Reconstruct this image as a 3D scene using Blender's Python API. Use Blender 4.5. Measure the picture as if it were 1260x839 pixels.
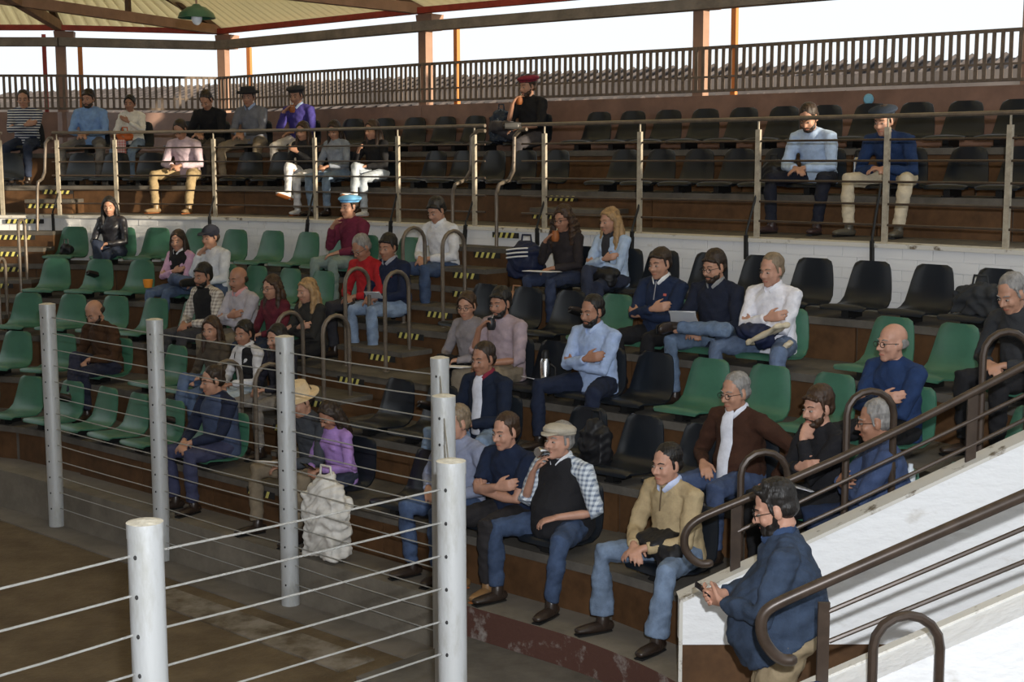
import bpy, bmesh, math, random
import numpy as np
from mathutils import Vector, Matrix
random.seed(7); rng = np.random.default_rng(7)
for o in list(bpy.data.objects): bpy.data.objects.remove(o)
S = bpy.context.scene; COL = S.collection
R = math.radians
# ---------------------------------------------------------------- camera
FPX, PITCH, ROLL, CH = 1730.0, R(7.395), R(-0.151), 3.317
cd = bpy.data.cameras.new('camera'); cam = bpy.data.objects.new('camera', cd); COL.objects.link(cam)
cd.sensor_fit = 'HORIZONTAL'; cd.sensor_width = 36.0; cd.lens = 36.0 * FPX / 1260.0
cd.clip_start = 0.05; cd.clip_end = 300
cam.matrix_world = Matrix.Translation((0, 0, CH)) @ Matrix.Rotation(R(90) - PITCH, 4, 'X') @ Matrix.Rotation(ROLL, 4, 'Z')
S.camera = cam
# ---------------------------------------------------------------- light
W = bpy.data.worlds.new('sky'); S.world = W; W.use_nodes = True
bg = W.node_tree.nodes['Background']; bg.inputs[0].default_value = (0.90, 0.96, 1.0, 1); bg.inputs[1].default_value = 1.1
def lamp(name, kind, loc, power, color, rot=(0, 0, 0), size=0.1, **k):
    l = bpy.data.lights.new(name, kind); l.energy = power; l.color = color
    if kind == 'AREA': l.size = size
    elif kind == 'POINT': l.shadow_soft_size = size
    o = bpy.data.objects.new(name, l); COL.objects.link(o); o.location = loc; o.rotation_euler = rot
    for a, b in k.items(): setattr(l, a, b)
    return o
# the photographer's flash, held just above the camera
lamp('flash', 'POINT', (0.12, -0.05, CH + 0.32), 1800, (0.93, 0.96, 1.0), size=0.04)
# low warm sun coming in over the right hand stands
sun = lamp('sun', 'SUN', (20, 10, 15), 8.0, (1.0, 0.86, 0.66)); sun.data.angle = R(1.0)
SUND = Vector((0.84, -0.54, 0.142)).normalized()
sun.rotation_euler = SUND.to_track_quat('Z', 'Y').to_euler()
S.view_settings.view_transform = 'Standard'; S.view_settings.look = 'None'
S.view_settings.exposure = 0.0; S.view_settings.gamma = 1.0
S.view_settings.use_curve_mapping = False
# ---------------------------------------------------------------- geometry of the stands
K = np.array([-6.818, 10.429]); PHL, PHM, PHR, L2 = R(0.17), R(42.38), R(85.0), 6.459
RUN, RISE, Z1, D1 = 0.752, 0.339, 0.704, 3.766
DW, ZW, D6, Z6, D7, Z7, ZPT, ZPB = 7.372, 2.62, 8.386, 2.974, 9.091, 3.403, 4.465, 3.998
ZT, ZG, DK = Z1 - RISE, 0.05, 3.385          # foot tread, ring floor, kerb
def dk(k): return {6: D6, 7: D7}.get(k, D1 + (k - 1) * RUN)
def zk(k): return {6: Z6, 7: Z7}.get(k, Z1 + (k - 1) * RISE)
def footz(k): return {6: ZW, 7: Z6}.get(k, zk(k) - RISE)
tv = lambda a: np.array([math.cos(a), -math.sin(a)])
nv = lambda a: np.array([math.sin(a), math.cos(a)])
K2 = K + tv(PHM) * L2
def station(u, d):
    """u: metres left of K (<0), 0..1 arc, 1..1+L2 middle face, then arc, then right face -> point, normal angle"""
    if u < 0: return K + nv(PHL) * d + tv(PHL) * u, PHL
    if u < 1: a = PHL + (PHM - PHL) * u; return K + nv(a) * d, a
    if u < 1 + L2: return K + nv(PHM) * d + tv(PHM) * (u - 1), PHM
    if u < 2 + L2: a = PHM + (PHR - PHM) * (u - 1 - L2); return K2 + nv(a) * d, a
    return K2 + nv(PHR) * d + tv(PHR) * (u - 2 - L2), PHR
US = list(np.linspace(-7, 0, 8)[:-1]) + list(np.linspace(0, 1, 25)[:-1]) + list(np.linspace(1, 1 + L2, 9)[:-1]) + list(np.linspace(1 + L2, 2 + L2, 25)) + [2 + L2 + 1.5, 2 + L2 + 3]
cp, sp_, cr, sr = math.cos(PITCH), math.sin(PITCH), math.cos(ROLL), math.sin(ROLL)
def project(x, y, z):
    z = z - CH; d = y * cp - z * sp_; v = y * sp_ + z * cp; a = FPX * x / d; b = -FPX * v / d
    return 630 + cr * a - sr * b, 419.5 + sr * a + cr * b
def ray(px, py):
    a, b = px - 630, py - 419.5; x = cr * a + sr * b; y = -sr * a + cr * b
    return np.array([x / FPX, cp - y / FPX * sp_, -sp_ - y / FPX * cp])
def on_z(px, py, Z): D = ray(px, py); t = (Z - CH) / D[2]; return (D[0] * t, D[1] * t, Z)
def on_y(px, py, Y): D = ray(px, py); t = Y / D[1]; return (D[0] * t, Y, CH + D[2] * t)
class Row:
    def __init__(s, d):
        s.d = d; s.u = np.concatenate([np.linspace(-7, 0, 80)[:-1], np.linspace(0, 1, 120)[:-1], np.linspace(1, 1 + L2, 120)[:-1], np.linspace(1 + L2, 2 + L2, 120), np.linspace(2 + L2, 4 + L2, 20)[1:]])
        q = [station(u, d) for u in s.u]; s.p = np.array([a for a, b in q]); s.a = np.array([b for a, b in q])
        s.s = np.r_[0, np.cumsum(np.linalg.norm(np.diff(s.p, axis=0), axis=1))]
    def at_s(s, v): return np.array([np.interp(v, s.s, s.p[:, 0]), np.interp(v, s.s, s.p[:, 1])]), float(np.interp(v, s.s, s.a))
    def s_px(s, px, Z):
        x = np.array([project(a[0], a[1], Z)[0] for a in s.p]); k = np.argmax(x) + 1
        return float(np.interp(px, x[:k], s.s[:k]))
    def u_px(s, px, Z): return float(np.interp(s.s_px(px, Z), s.s, s.u))
    def s_u(s, u): return float(np.interp(u, s.u, s.s))
ROW = {k: Row(dk(k)) for k in range(1, 8)}
RW = Row(DW + 0.06)
# ---------------------------------------------------------------- materials
def mat(name, col, rough=0.8, var=0.0, vscale=6.0, col2=None, bump=0.0, bscale=40.0, metal=0.0, stretch=None, spec=0.3, detail=4, thr=None, coat=0):
    m = bpy.data.materials.new(name); m.use_nodes = True; nt = m.node_tree; n = nt.nodes; b = n['Principled BSDF']
    b.inputs['Base Color'].default_value = (*col, 1); b.inputs['Roughness'].default_value = rough; b.inputs['Metallic'].default_value = metal
    b.inputs['Specular IOR Level'].default_value = spec
    if coat: b.inputs['Coat Weight'].default_value = coat
    tc = n.new('ShaderNodeTexCoord'); mp = n.new('ShaderNodeMapping'); nt.links.new(tc.outputs['Object'], mp.inputs[0])
    if stretch: mp.inputs['Scale'].default_value = stretch
    if var or col2:
        no = n.new('ShaderNodeTexNoise'); no.inputs['Scale'].default_value = vscale; no.inputs['Detail'].default_value = detail; no.inputs['Roughness'].default_value = 0.65
        nt.links.new(mp.outputs[0], no.inputs['Vector'])
        cr_ = n.new('ShaderNodeValToRGB'); e = cr_.color_ramp.elements
        lo, hi = thr or (0.35, 0.65); e[0].position = lo; e[1].position = hi
        c2 = col2 or tuple(min(1, c * (1 + var)) for c in col); c1 = col if col2 else tuple(c * (1 - var) for c in col)
        e[0].color = (*c1, 1); e[1].color = (*c2, 1)
        nt.links.new(no.outputs['Fac'], cr_.inputs[0]); nt.links.new(cr_.outputs[0], b.inputs['Base Color'])
    if bump:
        nb = n.new('ShaderNodeTexNoise'); nb.inputs['Scale'].default_value = bscale; nb.inputs['Detail'].default_value = 3
        nt.links.new(mp.outputs[0], nb.inputs['Vector'])
        bm_ = n.new('ShaderNodeBump'); bm_.inputs['Strength'].default_value = bump; bm_.inputs['Distance'].default_value = 0.01
        nt.links.new(nb.outputs['Fac'], bm_.inputs['Height']); nt.links.new(bm_.outputs[0], b.inputs['Normal'])
    return m
def wave_mix(m, colA, colB, axis='Z', scale=20, thr=0.5, second=None):
    """stripes / checks woven in object space"""
    nt = m.node_tree; n = nt.nodes; b = n['Principled BSDF']; tc = n.new('ShaderNodeTexCoord')
    def w(ax, sc):
        x = n.new('ShaderNodeTexWave'); x.bands_direction = ax; x.inputs['Scale'].default_value = sc; nt.links.new(tc.outputs['Object'], x.inputs['Vector'])
        r = n.new('ShaderNodeMath'); r.operation = 'GREATER_THAN'; r.inputs[1].default_value = thr; nt.links.new(x.outputs['Fac'], r.inputs[0]); return r
    f = w(axis, scale)
    if second:
        g = w(second, scale); h = n.new('ShaderNodeMath'); h.operation = 'ADD'; nt.links.new(f.outputs[0], h.inputs[0]); nt.links.new(g.outputs[0], h.inputs[1])
        q = n.new('ShaderNodeMath'); q.operation = 'MULTIPLY'; q.inputs[1].default_value = 0.5; nt.links.new(h.outputs[0], q.inputs[0]); f = q
    mx = n.new('ShaderNodeMix'); mx.data_type = 'RGBA'; mx.inputs[6].default_value = (*colA, 1); mx.inputs[7].default_value = (*colB, 1)
    nt.links.new(f.outputs[0], mx.inputs[0]); nt.links.new(mx.outputs[2], b.inputs['Base Color']); return m
M = {}
M['concrete'] = mat('concrete', (0.105, 0.094, 0.080), 0.85, 0.25, 3, bump=0.3, bscale=30)
M['ringfloor'] = mat('ring_concrete', (0.17, 0.15, 0.125), 0.9, 0.2, 1.5, bump=0.2, bscale=25)
M['dirt'] = mat('packed_dirt', (0.085, 0.058, 0.03), 0.95, 0, 2.2, col2=(0.15, 0.11, 0.062), bump=0.8, bscale=30, detail=8)
M['brown'] = mat('brown_painted_riser', (0.088, 0.044, 0.019), 0.6, 0.3, 4, bump=0.15, bscale=12)
M['brownwall'] = mat('brown_plaster', (0.20, 0.115, 0.085), 0.42, 0.2, 2.5, bump=0.1, bscale=6, spec=0.5)
M['kerb'] = mat('worn_red_kerb', (0.085, 0.038, 0.028), 0.85, 0, 5, col2=(0.26, 0.23, 0.21), bump=0.4, thr=(0.55, 0.66), detail=8)
M['kerbgrey'] = mat('grey_kerb', (0.17, 0.15, 0.12), 0.9, 0.2, 3, bump=0.3)
M['white'] = mat('white_painted_masonry', (0.72, 0.72, 0.72), 0.75, 0, 5, col2=(0.42, 0.38, 0.33), bump=0.5, bscale=14, thr=(0.60, 0.80), detail=8)
M['whiteslope'] = mat('white_rough_plaster', (0.80, 0.81, 0.82), 0.7, 0, 3.5, col2=(0.50, 0.46, 0.40), bump=0.8, bscale=16, thr=(0.62, 0.8), detail=8, stretch=(0.7, 1, 1.3))
M['nosing'] = mat('chipped_edge', (0.60, 0.58, 0.53), 0.8, 0, 7, col2=(0.16, 0.13, 0.09), thr=(0.57, 0.66), detail=6)
M['galv'] = mat('silver_painted_post', (0.52, 0.54, 0.55), 0.42, 0, 9, col2=(0.36, 0.36, 0.33), metal=0.25, bump=0.15, bscale=60, stretch=(1, 1, 0.3), thr=(0.5, 0.75), detail=6)
M['postcap'] = mat('concrete_filled_post_top', (0.62, 0.58, 0.48), 0.9, 0.15, 30, bump=0.5)
M['cable'] = mat('steel_cable', (0.42, 0.42, 0.40), 0.5, metal=0.5, bump=0.8, bscale=250)
M['hole'] = mat('dark_cable_hole', (0.03, 0.03, 0.03), 0.8)
M['darkrail'] = mat('dark_brown_railing', (0.055, 0.038, 0.028), 0.38, 0.2, 12, metal=0.2, spec=0.5)
M['greyrail'] = mat('grey_brown_tube', (0.17, 0.14, 0.11), 0.4, 0.2, 12, metal=0.4, spec=0.5)
M['lightpost'] = mat('pale_rail_post', (0.36, 0.32, 0.25), 0.6, 0.2, 20)
M['black'] = mat('black_painted_steel', (0.012, 0.012, 0.012), 0.5)
M['picket'] = mat('weathered_picket', (0.15, 0.115, 0.09), 0.7, 0.25, 6)
M['green'] = mat('green_seat_plastic', (0.042, 0.135, 0.088), 0.38, 0.12, 5, spec=0.5)
M['greendark'] = mat('old_green_seat_plastic', (0.038, 0.15, 0.095), 0.42, 0.15, 5, spec=0.5)
M['blackseat'] = mat('black_seat_plastic', (0.010, 0.013, 0.018), 0.30, spec=0.35)
M['chrome'] = mat('seat_edge_bar', (0.4, 0.4, 0.4), 0.3, metal=0.9)
M['yellow'] = mat('hazard_yellow', (0.62, 0.56, 0.16), 0.7); M['hazblack'] = mat('hazard_black', (0.02, 0.02, 0.02), 0.7)
M['roof'] = mat('translucent_roof_sheet', (0.68, 0.61, 0.46), 0.9, 0.2, 1.2, bump=0.2, stretch=(1, 1, 1))
nt_ = M['roof'].node_tree; tr_ = nt_.nodes.new('ShaderNodeBsdfTranslucent'); tr_.inputs[0].default_value = (0.86, 0.77, 0.55, 1); mx_ = nt_.nodes.new('ShaderNodeMixShader'); mx_.inputs[0].default_value = 0.8
nt_.links.new(nt_.nodes['Principled BSDF'].outputs[0], mx_.inputs[1]); nt_.links.new(tr_.outputs[0], mx_.inputs[2]); nt_.links.new(mx_.outputs[0], nt_.nodes['Material Output'].inputs[0])  # translucency added so that sky light brightens the underside of the sheets
M['roofdark'] = mat('aged_roof_board', (0.25, 0.21, 0.15), 0.9, 0.2, 1.2)
M['rafter'] = mat('pinkish_steel_beam', (0.33, 0.20, 0.14), 0.7, 0.12, 4)
M['redbeam'] = mat('red_oxide_beam', (0.30, 0.045, 0.03), 0.6, 0.2, 5)
M['orange'] = mat('orange_outer_post', (0.55, 0.20, 0.06), 0.7)
M['lintel'] = mat('grey_lintel', (0.22, 0.19, 0.16), 0.85, 0.2, 4, bump=0.4)
M['enamel'] = mat('green_enamel', (0.02, 0.10, 0.06), 0.3, spec=0.6)
M['paper'] = mat('white_paper', (0.8, 0.8, 0.82), 0.8)
M['wood'] = mat('mate_gourd', (0.30, 0.10, 0.03), 0.5); M['darkmate'] = mat('black_mate_cup', (0.02, 0.02, 0.022), 0.4)
M['steel'] = mat('polished_steel', (0.6, 0.6, 0.6), 0.22, metal=1.0)
M['screen'] = mat('dark_phone', (0.01, 0.01, 0.012), 0.2)
M['eyew'] = mat('eye_white', (0.30, 0.26, 0.23), 0.5); M['iris'] = mat('dark_iris', (0.02, 0.012, 0.008), 0.2)
M['frame'] = mat('spectacle_frame', (0.015, 0.013, 0.012), 0.3)
M['lens'] = mat('clear_lens', (0.9, 0.95, 1.0), 0.05); M['lens'].node_tree.nodes['Principled BSDF'].inputs['Alpha'].default_value = 0.12
M['tile'] = mat('distant_roof_tiles', (0.09, 0.075, 0.07), 0.9, 0.35, 3)
M['farwall'] = mat('distant_wall', (0.30, 0.24, 0.20), 0.9, 0.2, 1)
M['groundout'] = mat('pale_bounce_yard', (0.42, 0.36, 0.26), 0.95, 0.2, 0.3)
_fab = {}
def fabric(col, kind='knit'):
    key = (tuple(col), kind)
    if key not in _fab:
        nm = {'knit': 'knitted_cloth', 'denim': 'denim', 'cotton': 'cotton_cloth', 'leather': 'leather', 'hair': 'hair', 'skin': 'skin'}[kind]
        if kind == 'denim':
            gr = 0.3 * col[0] + 0.5 * col[1] + 0.2 * col[2]; col = tuple(0.82 * (0.68 * c + 0.32 * gr) for c in col)
        if kind == 'denim': m = mat(nm, tuple(c * 0.75 for c in col), 0.9, 0, 7, col2=tuple(min(1, c * 1.35) for c in col), bump=0.35, bscale=120, detail=6)
        elif kind == 'leather': m = mat(nm, col, 0.35, 0.1, 10, bump=0.2, bscale=60, spec=0.5)
        elif kind == 'hair': m = mat(nm, col, 0.5, 0.35, 30, bump=0.9, bscale=60, stretch=(1, 1, 0.25), spec=0.4)
        elif kind == 'skin': m = mat(nm, col, 0.5, 0.08, 20, spec=0.4); m.node_tree.nodes['Principled BSDF'].inputs['Subsurface Weight'].default_value = 0.0
        else: m = mat(nm, col, 0.9, 0.12, 14, bump=0.35, bscale=90 if kind == 'knit' else 45)
        _fab[key] = m
    return _fab[key]
# ---------------------------------------------------------------- mesh helpers
class MB:
    def __init__(s): s.v = []; s.f = []; s.mi = []
    def add(s, v, f, m=0):
        o = len(s.v); s.v += [tuple(map(float, p)) for p in v]; s.f += [[i + o for i in q] for q in f]; s.mi += [m] * len(f)
    def box(s, c, size, rz=0.0, m=0, rx=0, ry=0, taper=1.0):
        x, y, z = [q / 2 for q in size]; A = Matrix.Rotation(rz, 3, 'Z') @ Matrix.Rotation(rx, 3, 'X') @ Matrix.Rotation(ry, 3, 'Y'); c = Vector(c)
        v = [c + A @ Vector((a * x * (taper if d > 0 else 1), b * y * (taper if d > 0 else 1), d * z)) for d in (-1, 1) for a, b in ((-1, -1), (1, -1), (1, 1), (-1, 1))]
        s.add(v, [[3, 2, 1, 0], [4, 5, 6, 7], [0, 1, 5, 4], [1, 2, 6, 5], [2, 3, 7, 6], [3, 0, 4, 7]], m)
    def beam(s, a, b, w, h, m=0):
        a, b = Vector(a), Vector(b); d = (b - a).normalized(); r = d.cross(Vector((0, 0, 1)))
        r = Vector((1, 0, 0)) if r.length < 1e-4 else r.normalized(); u = r.cross(d)
        v = [p + r * (i * w / 2) + u * (j * h / 2) for p in (a, b) for i, j in ((-1, -1), (1, -1), (1, 1), (-1, 1))]
        s.add(v, [[0, 1, 2, 3], [7, 6, 5, 4], [4, 5, 1, 0], [5, 6, 2, 1], [6, 7, 3, 2], [7, 4, 0, 3]], m)
    def tube(s, pts, rad, seg=8, m=0, round_=False, xax=None, closed=False):
        """swept tube; rad = number | list of numbers or (a,b); round_ gives domed ends; always closed"""
        P_ = [Vector(p) for p in pts]; n = len(P_)
        if not hasattr(rad, '__len__'): rad = [rad] * n
        rad = [(r, r) if not hasattr(r, '__len__') else tuple(r) for r in rad]
        tg = []
        for i in range(n):
            if closed: d = P_[(i + 1) % n] - P_[i - 1]
            else: d = P_[min(i + 1, n - 1)] - P_[max(i - 1, 0)]
            tg.append(d.normalized())
        if round_:
            r0, r1 = min(rad[0]), min(rad[-1]); a, b = P_[0], P_[-1]; ta, tb = tg[0], tg[-1]
            h = [(0.9, 0.44), (0.6, 0.8)]
            P_ = [a - ta * r0 * k for k, _ in h] + P_ + [b + tb * r1 * k for k, _ in h[::-1]]
            rad = [(rad[0][0] * q, rad[0][1] * q) for _, q in h] + rad + [(rad[-1][0] * q, rad[-1][1] * q) for _, q in h[::-1]]
            tg = [ta, ta] + tg + [tb, tb]; n = len(P_)
        ref = Vector(xax) if xax is not None else (Vector((0, 0, 1)) if abs(tg[0].z) < 0.9 else Vector((1, 0, 0)))
        v = []
        for i in range(n):
            x = ref - tg[i] * ref.dot(tg[i])
            if x.length < 1e-5: x = tg[i].orthogonal()
            x.normalize(); y = tg[i].cross(x)
            if xax is None: ref = x
            for j in range(seg):
                t = 2 * math.pi * j / seg; v.append(P_[i] + x * (rad[i][0] * math.cos(t)) + y * (rad[i][1] * math.sin(t)))
        f = []
        for i in range(n if closed else n - 1):
            for j in range(seg):
                a, b = i * seg + j, i * seg + (j + 1) % seg; c, d = ((i + 1) % n) * seg + (j + 1) % seg, ((i + 1) % n) * seg + j
                f.append([a, b, c, d])
        if not closed: f.append(list(range(seg))[::-1]); f.append([(n - 1) * seg + j for j in range(seg)])
        s.add(v, f, m)
    def ell(s, c, r, A=None, seg=14, rings=9, m=0):
        c = Vector(c); v = []; A = A or Matrix.Identity(3)
        v.append(c + A @ Vector((0, 0, -r[2])))
        for i in range(1, rings):
            t = -math.pi / 2 + math.pi * i / rings
            for j in range(seg):
                p = 2 * math.pi * j / seg; v.append(c + A @ Vector((r[0] * math.cos(t) * math.cos(p), r[1] * math.cos(t) * math.sin(p), r[2] * math.sin(t))))
        v.append(c + A @ Vector((0, 0, r[2]))); L = len(v) - 1; f = []
        for j in range(seg): f.append([0, 1 + (j + 1) % seg, 1 + j]); f.append([L, L - seg + j, L - seg + (j + 1) % seg])
        for i in range(rings - 2):
            for j in range(seg):
                a = 1 + i * seg + j; b = 1 + i * seg + (j + 1) % seg; f.append([a, b, b + seg, a + seg])
        s.add(v, f, m)
    def lathe(s, prof, c=(0, 0, 0), seg=24, m=0, A=None):
        c = Vector(c); A = A or Matrix.Identity(3); v = []
        for r, z in prof:
            for j in range(seg): t = 2 * math.pi * j / seg; v.append(c + A @ Vector((r * math.cos(t), r * math.sin(t), z)))
        f = [[i * seg + j, i * seg + (j + 1) % seg, (i + 1) * seg + (j + 1) % seg, (i + 1) * seg + j] for i in range(len(prof) - 1) for j in range(seg)]
        f.append(list(range(seg))[::-1]); f.append([(len(prof) - 1) * seg + j for j in range(seg)]); s.add(v, f, m)
    def sweep(s, section, us, m=0, mis=None, endfit=False):
        """closed (d,z) section swept along the stand's stations"""
        n = len(section); v = []
        for iu, u in enumerate(us):
            for d, z in section: p, a = station(u_end(d) if (endfit and iu == len(us) - 1) else u, d); v.append((p[0], p[1], z))
        f = []; L = len(us)
        o = len(s.v); s.v += [tuple(map(float, q)) for q in v]
        for i in range(L - 1):
            for j in range(n):
                s.f.append([o + i * n + j, o + i * n + (j + 1) % n, o + (i + 1) * n + (j + 1) % n, o + (i + 1) * n + j]); s.mi.append(mis[j] if mis else m)
        s.f.append([o + j for j in range(n)][::-1]); s.f.append([o + (L - 1) * n + j for j in range(n)]); s.mi += [m, m]
    def xform(s, A):
        s.v = [tuple(A @ Vector(p)) for p in s.v]; return s
    def mesh(s, name, mats, smooth=False):
        me = bpy.data.meshes.new(name); me.from_pydata(s.v, [], s.f)
        for m in (mats if isinstance(mats, (list, tuple)) else [mats]): me.materials.append(m)
        me.polygons.foreach_set('material_index', s.mi)
        if smooth: me.polygons.foreach_set('use_smooth', [True] * len(me.polygons))
        me.update(); return me
def link(name, me, parent=None, loc=None, rz=None):
    o = bpy.data.objects.new(name, me); COL.objects.link(o)
    if parent is not None: o.parent = parent
    if loc is not None: o.location = loc
    if rz is not None: o.rotation_euler = (0, 0, rz)
    return o
def put(mb, name, mats, parent=None, smooth=False, label=None):
    bm = bmesh.new(); me = mb.mesh(name, mats, smooth); bm.from_mesh(me); bmesh.ops.recalc_face_normals(bm, faces=bm.faces); bm.to_mesh(me); bm.free()
    if smooth:
        try: me.set_sharp_from_angle(angle=R(40))
        except Exception: pass
    o = link(name, me, parent)
    if label: o['label'] = label
    return o
def tag(o, label=None, cat=None, group=None, kind=None):
    if label: o['label'] = label
    if cat: o['category'] = cat
    if group: o['group'] = group
    if kind: o['kind'] = kind
    return o
def empty(name, loc, rz=0, label=None, cat=None, group=None, kind=None):
    o = bpy.data.objects.new(name, None); COL.objects.link(o); o.location = loc; o.rotation_euler = (0, 0, rz); o.empty_display_size = 0.1
    return tag(o, label, cat, group, kind)
def struct(mb, name, mats, smooth=False, label=None):
    o = put(mb, name, mats, None, smooth); o['kind'] = 'structure'
    if label: o['label'] = label
    return o
JOBS = []
def job(mb, name, m, parent, voxel, smooth=3, ratio=None, fold=0.0, ff=1.0, label=None):
    """fuse the primitives of mb into one continuous skin (done for all of them in one go at the end)"""
    o = put(mb, name, m, parent, True)
    if label: o['label'] = label
    r = o.modifiers.new('r', 'REMESH'); r.mode = 'VOXEL'; r.voxel_size = voxel; r.use_smooth_shade = True
    if smooth: q = o.modifiers.new('s', 'SMOOTH'); q.iterations = smooth; q.factor = 0.5
    if ratio: q = o.modifiers.new('d', 'DECIMATE'); q.ratio = ratio
    JOBS.append((o, fold, ff)); return o
def run_jobs():
    dg = bpy.context.evaluated_depsgraph_get(); dg.update()
    for o, fold, ff in JOBS:
        me = bpy.data.meshes.new_from_object(o.evaluated_get(dg), preserve_all_data_layers=False, depsgraph=dg)
        old = o.data; me.name = old.name; mats = [m for m in old.materials]; me.materials.clear()
        for m in mats: me.materials.append(m)
        if fold and len(me.vertices):
            n = len(me.vertices); co = np.empty(n * 3); no = np.empty(n * 3); me.vertices.foreach_get('co', co); me.vertices.foreach_get('normal', no)
            co = co.reshape(-1, 3); no = no.reshape(-1, 3); ph = rng.uniform(0, 6.28, 8); f = np.zeros(n); q = co * ff
            wx = q[:, 0] + 0.05 * np.sin(13 * q[:, 2] + ph[6]); wz = q[:, 2] + 0.05 * np.sin(17 * q[:, 0] + ph[7])
            f += np.sin(38 * wz + 17 * wx + 9 * q[:, 1] + ph[0]) + 0.8 * np.sin(55 * wz - 31 * wx + 22 * q[:, 1] + ph[1]) + 0.6 * np.sin(70 * q[:, 1] + 33 * wx + ph[2]) + 0.5 * np.sin(95 * wz + 60 * wx + ph[3])
            co = co + no * (f * fold / 2)[:, None]; me.vertices.foreach_set('co', co.ravel())
        me.polygons.foreach_set('use_smooth', [True] * len(me.polygons)); me.update()
        o.modifiers.clear(); o.data = me; bpy.data.meshes.remove(old)
# ================================================================ SETTING
WALLY, WALLD = 7.45, 0.14                     # far stairwell wall: front plane and thickness
def xy(row, px, Z): p, a = row.at_s(row.s_px(px, Z)); return p, a
def on_row(row, px, py):
    p, a = row.at_s(row.s_px(px, 2.5)); D = ray(px, py)
    for _ in range(6):
        Z = CH + D[2] * p[1] / D[1]; p, a = row.at_s(row.s_px(px, Z))
    return (p[0], p[1], CH + D[2] * p[1] / D[1])
def u_end(d):
    for u in np.linspace(1 + L2, 3 + L2, 400):
        if station(u, d)[0][1] < WALLY + 0.12: return float(u)
    return 3 + L2
def us_to(e, a=-7.0): return [u for u in US if a <= u < e - 0.01] + [e]
mb = MB(); mb.box((3, 8, -0.15), (60, 60, 0.3)); o = struct(mb, 'floor', [M['dirt']])
us = us_to(2 + L2 + 3)
mb = MB(); mb.sweep([(DK - 0.3, -0.2), (DK - 0.3, 0.012), (DK + 2, 0.012), (DK + 2, -0.2)], us)
mb.sweep([(DK + 0.02, 0), (DK + 0.02, ZT), (9.5, ZT), (9.5, 0)], us_to(u_end(D1))); struct(mb, 'floor_ring', [M['ringfloor']])
mb = MB(); e = u_end(DK)
mb.sweep([(DK - 0.03, -0.1), (DK - 0.03, 0.02), (DK - 0.015, ZT + 0.004), (DK + 0.16, ZT + 0.004), (DK + 0.16, 0)], [u for u in US if u < 6.62] + [6.62], m=1)
mb.sweep([(DK - 0.03, -0.1), (DK - 0.03, 0.02), (DK - 0.015, ZT + 0.004), (DK + 0.16, ZT + 0.004), (DK + 0.16, 0)], [6.62] + [u for u in US if 6.62 < u < e + 0.2] + [e + 0.25], mis=[0, 0, 1, 1, 1])
struct(mb, 'trim_kerb', [M['kerb'], M['kerbgrey']])
mb = MB(); mb.sweep([(DK - 1.0, -0.1), (DK - 1.0, 0.16), (DK - 0.02, 0.16), (DK - 0.02, -0.1)], [6.75] + [u for u in US if 6.75 < u < 8] + [8]); struct(mb, 'floor_path', [M['concrete']])
# ring floor on the arena side of the kerb, pale strip of worn concrete
mb = MB(); mb.sweep([(DK - 0.75, -0.05), (DK - 0.75, 0.012), (DK - 0.45, 0.016), (DK - 0.45, -0.05)], [4.0, 5.0, 6.3]); struct(mb, 'floor_strip', [mat('worn_strip', (0.24, 0.21, 0.17), 0.9, 0, 3, col2=(0.10, 0.075, 0.045), thr=(0.4, 0.6), detail=8)])
def panels(parent, dface, z0, z1, u0, u1, step=1.05, name='riser_panel', m='brown', th=0.03, gap=0.012):
    r = Row(dface + th / 2); s0, s1 = r.s_u(u0), r.s_u(u1); n = max(1, round((s1 - s0) / step)); w = (s1 - s0) / n; cache = {}
    for i in range(n):
        p, a = r.at_s(s0 + (i + 0.5) * w)
        key = round(w, 3)
        if key not in cache:
            b = MB(); b.box((0, 0, (z1 - z0) / 2), (w - gap, th, z1 - z0)); cache[key] = b.mesh(name, M[m])
        link(name, cache[key], parent, (p[0], p[1], z0), -a)
for k in range(1, 6):
    d0 = dk(k); d1 = dk(k + 1) if k < 5 else DW + 0.1; e = min(u_end(d0), 2 + L2); z = zk(k)
    mb = MB(); mb.sweep([(d0 + 0.035, z - RISE - 0.05), (d0 + 0.035, z - 0.07), (d0 - 0.015, z - 0.06), (d0 - 0.015, z), (d1 + 0.05, z), (d1 + 0.05, z - RISE - 0.05)], us_to(e), endfit=True)
    t = struct(mb, 'seating_tier', [M['concrete']], label=f'concrete seating tier number {k} from the bottom with brown riser')
    panels(t, d0, z - RISE, z - 0.065, -6.5, e - 0.14)
eU = 2 + L2 + 2
for nm, d0, d1, z, zb in (('walkway', DW + 0.12, D6 + 0.1, ZW, ZW - 0.25), ('seating_tier', D6, D7 + 0.05, Z6, ZW - 0.1), ('seating_tier', D7, 10.6, Z7, Z6 - 0.1)):
    mb = MB(); mb.sweep([(d0 + 0.035, zb), (d0 + 0.035, z - 0.07), (d0 - 0.015, z - 0.06), (d0 - 0.015, z), (d1, z), (d1, zb)], us_to(eU))
    t = struct(mb, nm, [M['concrete']], label={'walkway': 'upper walkway slab behind the white parapet'}.get(nm, 'upper concrete seating tier with brown riser'))
    if nm != 'walkway': panels(t, d0, zb + 0.1, z - 0.065, -6.5, eU, 1.25)
# back fill under the upper tiers so that no daylight leaks under them
mb = MB(); mb.sweep([(DW + 0.2, -0.1), (DW + 0.2, ZW - 0.26), (10.2, ZW - 0.26), (10.2, -0.1)], us_to(eU)); struct(mb, 'wall_base', [M['brown']])
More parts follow.
